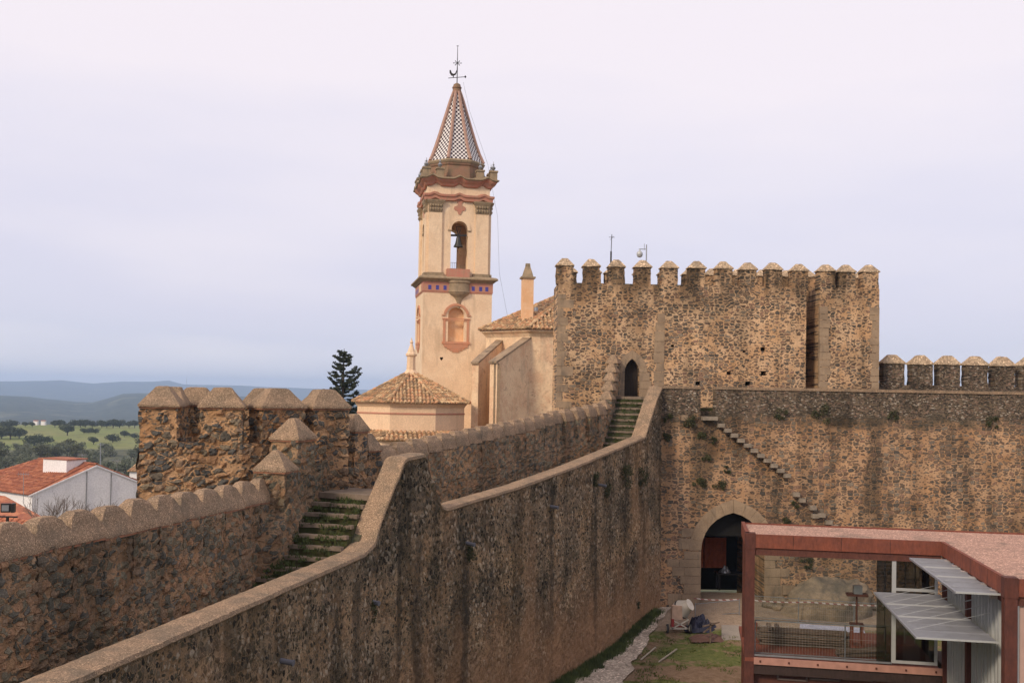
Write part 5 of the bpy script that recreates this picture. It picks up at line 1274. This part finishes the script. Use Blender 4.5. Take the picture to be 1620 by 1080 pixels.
# slabs and sheet on the ground
m = MB(); m.hexa([(13.4, 46.7, gz(13.4, 46.7)+.0), (16.3, 46.3, gz(16, 46.3)), (16.4, 46.95, gz(16, 47)), (13.6, 47.3, gz(13.6, 47.3))], [(13.4, 46.7, gz(13.4, 46.7)+.07), (16.3, 46.3, gz(16, 46.3)+.07), (16.4, 46.95, gz(16, 47)+.07), (13.6, 47.3, gz(13.6, 47.3)+.07)])
tag(m.build('metal_sheet', 'sheet'), 'long pale lilac metal sheet lying on the ground behind the fence rails', 'metal sheet')
m = MB(); m.hexa([(9.6, 45.6, gz(9.6, 45.6)+.004), (12.4, 45.5, gz(12, 45.5)+.004), (12.3, 47.0, gz(12, 47)+.004), (9.9, 47.1, gz(9.9, 47.1)+.004)], [(9.6, 45.6, gz(9.6, 45.6)+.06), (12.4, 45.5, gz(12, 45.5)+.06), (12.3, 47.0, gz(12, 47)+.06), (9.9, 47.1, gz(9.9, 47.1)+.06)])
tag(m.build('concrete_slab', 'conc'), kind='structure')
for (a, b), l_ in ((((5.6, 42.6), (6.5, 44.6)), 'pale timber batten lying in the weeds nearest the rampart foot'), (((6.3, 42.3), (7.4, 44.4)), 'pale timber batten lying along the edge of the chip path')):
    m = MB(); m.bar((a[0], a[1], gz(*a)+.08), (b[0], b[1], gz(*b)+.08), .055, .04); tag(m.build('timber_batten', 'wood2'), l_, 'timber')
# table with a load inside the gateway passage
q = V((12.1, 54.0, .95)); tb = thing('work_table', 'dark work table inside the shaded gateway passage', 'table', q)
m = MB(); m.box(q+V((-.3, 0, .80)), 1.6, .8, .08); m.build('tabletop', 'iron', tb)
for dx, dy in ((-.95, -.3), (.4, -.3), (-.95, .3), (.4, .3)): m = MB(); m.bar(q+V((dx, dy, 0)), q+V((dx, dy, .8)), .09); m.build('leg', 'iron', tb)
heap('grey_bundle', 'greym', (11.5, 54.0, 1.83), .3, .25, .4, 'small grey bundle on the work table in the gateway', 'bundle', 4)
# chip path along the rampart foot
pathc = [((888, 1100), (995, 1100)), ((903, 1080), (985, 1080)), ((922, 1060), (998, 1060)), ((945, 1040), (1008, 1040)), ((975, 1016), (1026, 1018)), ((995, 1003), (1030, 1008)), ((1012, 990), (1045, 995)), ((1035, 976), (1062, 981)), ((1052, 971), (1066, 974))]
m = MB(); pl_ = []
for i in range(len(pathc)-1):
    for s_k in range(10):
        k = s_k/10; L_p = onZ(*[pathc[i][0][c]*(1-k)+pathc[i+1][0][c]*k for c in (0, 1)], .02); R_p = onZ(*[pathc[i][1][c]*(1-k)+pathc[i+1][1][c]*k for c in (0, 1)], .02)
        L_p.x += .22*noise.noise(L_p*1.3); R_p.x += .25*noise.noise(R_p*1.1+V((5, 0, 0))); pl_.append((L_p, R_p))
for (a, b), (c, d) in zip(pl_, pl_[1:]):
    def gp(p): return (p.x, p.y, gz(p.x, p.y)+.075+.05*noise.noise(V((p.x*.8, p.y*.8, 0))))
    m.patch(gp(a), gp(b), gp(d), gp(c), 8, 1)
tag(m.build('chip_path', aggregate('chip_path', (.50, .42, .34), (.38, .31, .25), 16), smooth=True), kind='structure')

# ================================================================== VEGETATION
def leaves(m, c, r3, n_, s_, shell=.3, flat=0):
    c = V(c)
    for _ in range(n_):
        while True:
            d = V((rnd(-1, 1), rnd(-1, 1), rnd(-1, 1)))
            if .05 < d.length <= 1: break
        d = d.normalized()*(d.length**shell); p = c+V((d.x*r3[0], d.y*r3[1], d.z*r3[2])); a = V((rnd(-1, 1), rnd(-1, 1), rnd(-1, 1)*(1-flat))).normalized(); b = a.cross(V((rnd(-1, 1), rnd(-1, 1), rnd(-1, 1)))).normalized(); z = s_*rnd(.6, 1.3); n0 = len(m.v)
        m.v += [tuple(p-a*z), tuple(p+b*z*.55), tuple(p+a*z), tuple(p-b*z*.55)]; m.f.append([n0, n0+1, n0+2, n0+3])
def wall_plant(px, py, r_, lab, plane='g', n_=260, mat='leafd'):
    q = onV(px, py, K_, K_+kd) if plane == 'g' else onV(px, py, E_, E_+dB)
    o = q+(V((0, -.08, 0)) if plane == 'g' else V((.1, -.05, 0)))
    m = MB()
    for _ in range(7):
        k = rnd(.2, .5); leaves(m, o+V((rnd(-.7, .7)*r_*(1 if plane == 'g' else .35), rnd(-.7, .7)*r_*(0 if plane == 'g' else .6), rnd(-.9, .45)*r_)), (r_*k, r_*.28, r_*k*rnd(.6, 1.3)), int(n_*.16), .042, .9)
    for _ in range(9): a = o+V((rnd(-.3, .3)*r_, rnd(-.1, .1), rnd(-.3, .2)*r_)); m.tube([a, a+V((rnd(-.6, .6)*r_, -.12, rnd(.1, .7)*r_))], [.008, .004], 3, False)
    w_ = m.build('wall_plant', mat, fix=False); return tag(w_, lab, 'wall plant', 'plants rooted in the walls')
for i, (px, py, r_, l_) in enumerate([(1088, 664, .42, 'dark leafy wall plant just left of the missing parapet piece, above the gateway'), (1056, 660, .28, 'small dark wall plant high in the corner where the rampart meets the gate wall'), (1054, 690, .34, 'dark wall plant hanging in the wall corner, below another one'),
        (1110, 684, .25, 'small wall plant just beneath the step landing'), (1128, 694, .24, 'thin wall plant under the second projecting step'), (1117, 719, .3, 'faint bush of wall plant midway between step landing and arch'), (1106, 756, .42, 'large dark wall plant above the left side of the gateway arch'), (1138, 764, .38, 'dark wall plant directly over the gateway arch crown'),
        (1150, 741, .22, 'small wall plant right of centre above the gateway'), (1236, 651, .38, 'green wall plant left of the two under the parapet, right of the steps'), (1296, 652, .55, 'wide green wall plant below the parapet, above the glass roof centre'), (1412, 655, .3, 'small green tuft below the parapet to the right of a dark stain'), (1568, 664, .38, 'dark wall plant under the parapet near the right edge'),
        (1258, 796, .22, 'little wall plant beside the broken lower steps'), (1246, 822, .3, 'leafy wall plant just above the visitor building roof left end'), (1276, 888, .35, 'green wall plant seen through the glass above the boulder')]): wall_plant(px, py, r_, l_, n_=int(900*r_))
for px, py, r_, l_ in ((985, 742, .75, 'big dark straggly plant hanging from the rampart face near its far end'), (1012, 748, .55, 'brownish hanging plant in the last bend of the rampart face'), (958, 770, .4, 'small plant on the rampart face left of the hanging clump'), (940, 757, .35, 'thin plant on the upper rampart face under a spout'), (1006, 955, .22, 'small weed rooted low on the rampart face')): wall_plant(px, py, r_, l_, 'b', int(700*r_))
wall_plant(583, 962, .32, 'weeds growing round a rain spout on the near rampart face', 'b', 300)
wall_plant(741, 869, .28, 'weeds hanging below the middle rain spout', 'b', 220)
# weeds along the rampart foot and turf in the yard
def blades(m, x, y, z, n_, r_, h):
    for _ in range(n_):
        a = rnd(0, 2*pi); d = r_*sqrt(rnd(0, 1)); px, py = x+cos(a)*d, y+sin(a)*d; b = rnd(0, 2*pi); w_ = rnd(.012, .03); l_ = h*rnd(.5, 1.3); lx, ly = rnd(-.4, .4)*l_, rnd(-.4, .4)*l_; n0 = len(m.v)
        m.v += [(px-cos(b)*w_, py-sin(b)*w_, z), (px+cos(b)*w_, py+sin(b)*w_, z), (px+lx, py+ly, z+l_)]; m.f.append([n0, n0+1, n0+2])
m = MB(); tt = 6.0
while tt < 24.2:
    for _ in range(7):
        p = tr(tt+rnd(-.3, .3), -.10-rnd(0, 1)**1.6*(.8 if 8 < tt < 20 else .6)*(.6+.8*abs(noise.noise(V((tt*.7, 2, 2)))))); blades(m, p.x, p.y, gz(p.x, p.y), 22, .16, .26)
    tt += .14
mfo = m.build('foot_weeds', leafm('weed_green', (.09, .115, .035), (.055, .07, .025), 2), fix=False); tag(mfo, 'rank green weeds along the foot of the rampart', 'weeds', kind='stuff')
m = MB()
for _ in range(5200):
    x, y = rnd(0.5, 17), rnd(30, 46)
    d_ = noise.noise(V((x*.45, y*.45, 11)))+.5*noise.noise(V((x*1.5, y*1.5, 4)))
    if d_ < .02: continue
    if noise.noise(V((x*.8, y*.3, 1))) > .42: continue
    if any(abs((a.y+b.y)/2-y) < .4 and a.x-.05 < x < b.x+.05 for a, b in pl_[::3]): continue
    if tr(max(0, (V((x, y))-E_).dot(dB)), 0) is not None and (V((x, y))-E_).dot(V((dB.y, -dB.x))) < .15: continue
    blades(m, x, y, gz(x, y), 7, .16, .085)
tag(m.build('turf', leafm('turf_green', (.070, .095, .022), (.115, .115, .035), .7), fix=False), 'patchy short grass in the courtyard', 'grass', kind='stuff')
m = MB()
for t0, t1, off0 in ((-3.1, .5, 1), (22.0, 24.9, 1)):
    n_ = 260
    for _ in range(n_):
        t = rnd(t0, t1); off = .7+1.8*rnd(0, 1); z = interp([(-3.0, 5.85), (.5, 8.10)] if t0 < 0 else [(22, 8.5), (24.9, 11.0)], t); p = tr(t, off); blades(m, p.x, p.y, z-.10, 14, .12, .09)
tag(m.build('stair_grass', leafm('stair_green', (.06, .08, .022), (.05, .055, .022), 3), fix=False), 'grass growing over the rampart stairs', 'grass', kind='stuff')

# trees
def tree(name, label, base, h, cr, mat, n_, leaf, group=None, trunk=.25, blobs=7, sq=.7, low=.30, cat='tree'):
    o = thing(name, label, cat, base, group); b = V(base); m = MB()
    m.tube([b-V((0, 0, .5)), b+V((rnd(-.1, .1), 0, h*.25)), b+V((rnd(-.3, .3), 0, h*.5))], [trunk, trunk*.8, trunk*.5], 6)
    bl = []
    for i in range(blobs):
        a = 2*pi*i/blobs+rnd(-.4, .4); rr = cr*rnd(.35, .62); bl.append(b+V((cos(a)*rr, sin(a)*rr, h*rnd(low+.1, .85))))
    bl.append(b+V((0, 0, h*.72)))
    for q_ in bl: m.tube([b+V((0, 0, h*rnd(.2, .35))), b.lerp(q_, .6)+V((0, 0, h*.05)), q_], [trunk*.5, trunk*.3, trunk*.12], 5)
    m.build('trunk', 'bark', o); m = MB()
    for q_ in bl: r_ = cr*rnd(.34, .55); leaves(m, q_, (r_, r_, r_*sq), n_//len(bl), leaf, .45)
    m.build('crown', mat, o, fix=False); return o
def terz(x, y): return hill(atan2(x, y), sqrt(x*x+y*y))
oaks = [tree('oak_tree', 'dark round evergreen oak', (0, 0, 0), 7.5, 5.0, 'leafk', 1500, .42, 'evergreen oaks on the green hill', .4, 8), tree('oak_tree', 'dark broad evergreen oak', (0, 0, 0), 6.5, 5.8, 'leafk', 1400, .45, 'evergreen oaks on the green hill', .4, 9, .6)]
olv = [tree('olive_tree', 'grey-green olive tree', (0, 0, 0), 4.2, 2.6, 'leafo', 700, .24, 'olive trees below the hill', .2, 6, .8, .12), tree('olive_tree', 'grey-green olive tree', (0, 0, 0), 3.6, 2.9, 'leafo', 700, .25, 'olive trees below the hill', .2, 7, .7, .1), tree('olive_tree', 'grey-green olive tree', (0, 0, 0), 4.6, 2.3, 'leafd', 600, .24, 'olive trees below the hill', .2, 6, .9, .12)]
def put(src, px, dist, sc, first, label, dz=0):
    d = ray(px, 640); d = V((d.x, d.y)).normalized(); x, y = d.x*dist, d.y*dist; mw = Matrix.Translation(V((x, y, terz(x, y)-.2+dz))) @ Matrix.Rotation(rnd(0, 6.28), 4, 'Z') @ Matrix.Scale(sc, 4)
    if first: src.matrix_world = mw; src['label'] = label; return src
    return copy_tree(src, mw, label)
used = set()
def place(lst, px, dist, sc, label):
    if lst is oaks: sc *= .82
    i = random.randrange(len(lst)); f = id(lst[i]) not in used; used.add(id(lst[i])); return put(lst[i], px, dist, sc, f, label)
for px, d, s_ in [(8, 860, 1.0), (20, 865, 1.1), (4, 700, 1.3), (18, 690, 1.5), (32, 705, 1.2), (41, 880, .7), (52, 880, .7), (88, 880, 1.0), (96, 875, 1.1), (118, 890, 1.1), (128, 885, 1.2), (136, 890, 1.1), (147, 890, 1.0), (162, 880, 1.1), (170, 885, 1.1), (180, 880, 1.25), (190, 885, 1.2), (205, 880, 1.0), (214, 885, 1.1), (108, 740, 1.35), (142, 770, .8), (152, 770, .75),
                  (134, 770, .7), (56, 620, 1.2), (63, 615, 1.0), (77, 640, .8), (180, 650, 1.0), (150, 630, .8), (198, 720, .8), (214, 700, .7), (232, 880, 1), (250, 870, 1.1), (-20, 880, 1.2), (-40, 700, 1.2), (400, 880, 1.1), (470, 880, 1.2), (500, 890, 1.1)]: place(oaks, px, d, s_, 'dark evergreen oak in the tree line along the top edge of the green meadow' if d > 800 else 'dark evergreen oak standing out on the open green meadow below the tree line')
for _ in range(150):
    d = rnd(0, 1); dist = 190+(560-190)*d**.8; px = rnd(-60, 235) if rnd(0, 1) < .85 else rnd(235, 570); place(olv, px, dist, rnd(.8, 1.4)*(.9+.35*d), 'grey-green olive tree in the dense grove between the meadow and the houses')
# cedar behind the chapel
cdr = onV(540, 640, (0, 95), (1, 95)); cb0 = V((cdr.x, 95, 2.0)); ctop = onV(543, 551, (0, 95), (1, 95)).z
ced = thing('cedar_tree', 'dark narrow cedar with upturned branches between the bastion and the chapel', 'tree', cb0)
m = MB(); m.tube([cb0, cb0+V((.1, 0, (ctop-2)*.6)), V((cdr.x+.15, 95, ctop))], [.28, .16, .02], 7); m.build('trunk', 'bark', ced)
m = MB(); z = 5.0
while z < ctop-.1:
    k = (ctop-z)/(ctop-9.2); R_ = min(2.6, 2.45*min(1, k)**.7)*rnd(.65, 1.15)+.08; nb = 6
    for i in range(nb):
        a = rnd(0, 2*pi); r_ = R_*rnd(.45, 1.3); p0 = V((cdr.x+.1, 95, z)); p1 = p0+V((cos(a)*r_*.6, sin(a)*r_*.6, -.05*r_)); p2_ = p0+V((cos(a)*r_, sin(a)*r_, .28*r_))
        m.tube([p0, p1, p2_], [.035, .025, .01], 4)
        for s_k in range(int(7+r_*9)):
            f = rnd(.22, 1)**.8; c_p = p0.lerp(p1, f/.6) if f < .6 else p1.lerp(p2_, (f-.6)/.4); leaves(m, c_p+V((0, 0, .03)), (.17, .17, .09), 9, .085, .7)
    z += .30*rnd(.8, 1.2)
m.build('crown', 'leafc', ced, fix=False)
# bare trees in front of the white house
def bare(px, py, Y, h, lab, sd):
    random.seed(sd); b = onV(px, py, (0, Y), (1, Y)); m = MB()
    def grow(p, d, l_, r_, n_):
        q = p+d*l_; m.tube([p, p.lerp(q, .5)+V((rnd(-.03, .03), rnd(-.03, .03), 0))*l_, q], [r_, r_*.85, r_*.65], 4, False)
        if n_ == 0: return
        for _ in range(3 if n_ > 1 else 2): grow(q if rnd(0, 1) < .7 else p.lerp(q, .7), (d+V((rnd(-.65, .65), rnd(-.65, .65), rnd(-.1, .35)))).normalized(), l_*rnd(.6, .85), r_*.6, n_-1)
    grow(V((b.x, Y, b.z-h)), V((0, 0, 1)), h*.75, .055, 1)
    for i in range(5): a = i*1.3; grow(V((b.x, Y, b.z-h*.4)), V((cos(a)*.8, sin(a)*.8, 1)).normalized(), h*.30, .035, 4)
    tag(m.build('bare_tree', 'twig', fix=False), lab, 'tree')
bare(78, 815, 62, 3.2, 'leafless twiggy tree in front of the white gable wall, left one', 3)
bare(104, 818, 60, 3.0, 'leafless twiggy tree with upright shoots in front of the white gable wall', 8)
bare(160, 812, 66, 2.2, 'low reddish bare shrub by the right part of the white gable wall', 12)
random.seed(21)

# ================================================================== HOUSES AT THE LEFT
def onY(px, py, Y): return onV(px, py, (0, Y), (1, Y))
wh = thing('white_house', 'whitewashed house with a terracotta roof and a broad gable wall, left of the bastion', 'house', (-48, 105, -6))
FLp = onY(51, 781, 96); AP = onY(153, 735.5, 100); ez = FLp.z
FRp = V((2*AP.x-FLp.x, 2*AP.y-FLp.y, ez)); bd = V((-.80, .60, 0)).normalized(); HL = 15.0
gy = [V((FLp.x, FLp.y, -8)), V((FRp.x, FRp.y, -8)), FRp, AP, FLp]
m = MB(); b_ = len(m.v); m.v += [tuple(p) for p in gy]+[tuple(p+bd*(HL if i_ != 3 else HL-4)) for i_, p in enumerate(gy)]
m.f += [[0, 1, 2, 3, 4], [9, 8, 7, 6, 5]]+[[i, (i+1) % 5, (i+1) % 5+5, i+5] for i in (0, 1, 4)]; m.build('wall', 'whitew', wh)
g_d = (FLp-FRp).normalized(); up_ = V((0, 0, .05)); ov = (FLp-AP).normalized()*.35; ov2 = (FRp-AP).normalized()*.35
m = MB(); tiles(m, FLp+ov+up_, FLp+ov+up_+bd*HL, AP+up_, AP+up_+bd*(HL-4), .34, .6, .12); tiles(m, FRp+ov2+up_, FRp+ov2+up_+bd*HL, AP+up_, AP+up_+bd*(HL-4), .34, .6, .12); hip(m, AP+up_, AP+up_+bd*(HL-4), .16); tiles(m, FLp+ov+up_+bd*HL, FRp+ov2+up_+bd*HL, AP+up_+bd*(HL-4), AP+up_+bd*(HL-4), .34, .6, .12)
m.build('roof', 'terra', wh, fix=False)
m = MB(); 
for a, b in ((FLp+ov, AP), (AP, FRp+ov2)): m.bar(a+V((0, 0, -.06))-bd*.05, b+V((0, 0, -.06))-bd*.05, .12, .14)
m.build('verge_trim', 'whitew', wh)
gm = (FLp+FRp)/2; m = MB(); 
for k_ in (.42, .62): p = FLp.lerp(FRp, k_)-bd*.06; m.tube([V((p.x, p.y, -7)), V((p.x, p.y, ez+(AP.z-ez)*(1-abs(k_*2-1))-.15))], .05, 6); m.cut()
m.build('drainpipe', 'greym', wh)
rb0 = onY(68, 742, 101.5); rb1 = onY(105, 742, 99.5); m = MB(); zt_ = onY(68, 725, 101.5).z
m.hexa([V((rb0.x, rb0.y, 1.6)), V((rb1.x, rb1.y, 1.6)), V((rb1.x+1.0, rb1.y+2.2, 1.6)), V((rb0.x+1.0, rb0.y+2.2, 1.6))], [V((rb0.x, rb0.y, zt_)), V((rb1.x, rb1.y, zt_)), V((rb1.x+1.0, rb1.y+2.2, zt_)), V((rb0.x+1.0, rb0.y+2.2, zt_))])
rh = m.build('roof_room', 'whitew', wh)
m = MB(); B = [V((rb0.x-.12, rb0.y-.12, zt_)), V((rb1.x+.12, rb1.y-.12, zt_)), V((rb1.x+1.15, rb1.y+2.3, zt_)), V((rb0.x+.9, rb0.y+2.3, zt_))]; m.hexa(B, [p+V((0, 0, .09)) for p in B]); m.build('coping_tiles', 'terra', rh)
def antenna(px, py0, py1, Y, lab, n_=5):
    a, b = onY(px, py0, Y), onY(px, py1, Y); o = thing('tv_antenna', lab, 'antenna', a); m = MB(); m.tube([a, b], .025, 5); m.build('mast', 'greym', o); m = MB(); m.bar(b+V((-.45, 0, -.1)), b+V((.45, 0, -.1)), .03)
    for i in range(n_): x = -.42+.84*i/(n_-1); m.bar(b+V((x, -.3, -.1)), b+V((x, .3, -.1)), .015); m.bar(b+V((x, 0, -.28)), b+V((x, 0, .08)), .02)
    m.build('aerial', 'greym', o)
antenna(37, 795, 748, 88, 'thin television aerial rising in front of the terracotta roof'); antenna(130, 734, 718, 104, 'pale television aerial behind the white roof room', 6); antenna(185, 745, 727, 108, 'small grey aerial beyond the gable, next to the bastion', 4)
# nearer roof, bottom left
nh = thing('low_house', 'nearer terracotta roof at the left edge, below the white house', 'house', (-36, 72, -6))
a0, a1 = onY(-60, 775, 74), onY(8, 783.5, 72); b0, b1 = onY(-60, 905, 60), onY(95, 832, 66)
m = MB(); tiles(m, b0, b1, a0, a1, .30, .5, .11); m.build('roof', 'terra', nh, fix=False)
m = MB(); m.hexa([V((p.x, p.y, -9)) for p in (b0, b1, a1, a0)], [p-V((0, 0, .15)) for p in (b0, b1, a1, a0)]); m.build('wall', 'whitew', nh)
# further low buildings
fh = thing('distant_house', 'low house with a faded pinkish roof glimpsed just left of the bastion', 'house', (-60, 150, -10)); p0, p1 = onY(205, 745, 160), onY(236, 745, 160)
m = MB(); m.hexa([V((p0.x, 160, -14)), V((p1.x, 160, -14)), V((p1.x, 168, -14)), V((p0.x, 168, -14))], [V((p0.x, 160, p0.z)), V((p1.x, 160, p0.z)), V((p1.x, 168, p0.z)), V((p0.x, 168, p0.z))]); m.build('wall', 'whitew', fh)
m = MB(); tiles(m, V((p0.x-.3, 159.6, p0.z)), V((p1.x+.3, 159.6, p0.z)), V((p0.x-.3, 164, p0.z+1.1)), V((p1.x+.3, 164, p0.z+1.1)), .4, .8, .14); m.build('roof', 'tile', fh, fix=False)
for px, lab in ((57, 'tiny white farmhouse on the skyline of the meadow, left one'), (69, 'tiny white farmhouse on the skyline of the meadow, right one')):
    q = onY(px, 666.5, 905); f = thing('farmhouse', lab, 'house', (q.x, 905, q.z-1)); m = MB(); m.box((q.x, 905, terz(q.x, 905)-1), 3.4, 3, q.z-terz(q.x, 905)+1.6); m.build('wall', 'whitew', f); m = MB(); zt_ = q.z+.6; m.hexa([V((q.x-2, 903, zt_)), V((q.x+2, 903, zt_)), V((q.x+2, 907, zt_)), V((q.x-2, 907, zt_))], [V((q.x-2, 904.8, zt_+.6)), V((q.x+2, 904.8, zt_+.6)), V((q.x+2, 905.2, zt_+.6)), V((q.x-2, 905.2, zt_+.6))]); m.build('roof', 'terra', f)
# floodlight on a pole, left edge
fp = onY(11, 850, 34); fl = thing('floodlight', 'twin black floodlights on a pole at the left edge, in front of the terracotta roof', 'floodlight', (fp.x, 34, 2))
pa = onY(11, 818, 34); m = MB(); m.tube([(fp.x, 34, 2), (fp.x, 34, pa.z)], .05, 8); m.bar((pa.x-.25, 34, pa.z+.02), (pa.x+.35, 34, pa.z+.02), .05); m.build('pole', 'iron', fl)
for x_, y_, w_, d_ in ((9, 803, .30, .12), (21, 803, .10, .26)):
    q = onY(x_, y_+7, 34); m = MB(); m.box(q, w_, d_, .30, (1, .25)); o = m.build('lamp_head', 'iron', fl)
    if w_ > .2: m = MB(); m.box(q+V((.02, -.075, .05)), w_*.72, .02, .20, (1, .25)); m.build('lamp_glass', 'greym', o)
# distant mast on the ridge
q = onY(295, 607, 6000); m = MB(); m.tube([(q.x, 6000, q.z-60), (q.x, 6000, q.z+38)], [2.2, .8], 5); tag(m.build('radio_mast', 'greym'), 'hair-thin radio mast on the far blue ridge above the bastion', 'radio mast')
q0_ = onY(159, 742, 330); q1_ = onY(159, 700, 330); pl2 = thing('power_pole', 'pale lattice power pole standing in the olive grove', 'power pole', (q0_.x, 330, q0_.z-3)); m = MB()
m.tube([(q0_.x, 330, q0_.z-4), (q1_.x, 330, q1_.z)], [.3, .12], 5); m.build('shaft', 'greym', pl2); m = MB(); m.bar((q1_.x-1.2, 330, q1_.z-.6), (q1_.x+1.2, 330, q1_.z-.6), .15); m.build('crossarm', 'greym', pl2)

# ================================================================== HAZE
hz_ = MB(); hz_.hexa([(-11650, -11650, -112), (11650, -11650, -112), (11650, 11650, -112), (-11650, 11650, -112)], [(-11650, -11650, 150), (11650, -11650, 150), (11650, 11650, 150), (-11650, 11650, 150)])
hs = NT('haze'); vv = hs.n('VolumePrincipled', {'Color': (.52, .70, 1.0, 1), 'Density': 1.5e-4, 'Anisotropy': 0.0}); hs.t.links.new(vv.outputs[0], hs.out.inputs['Volume'])
tag(hz_.build('haze', hs.m), 'thin blue haze over the far country', 'haze', kind='stuff')
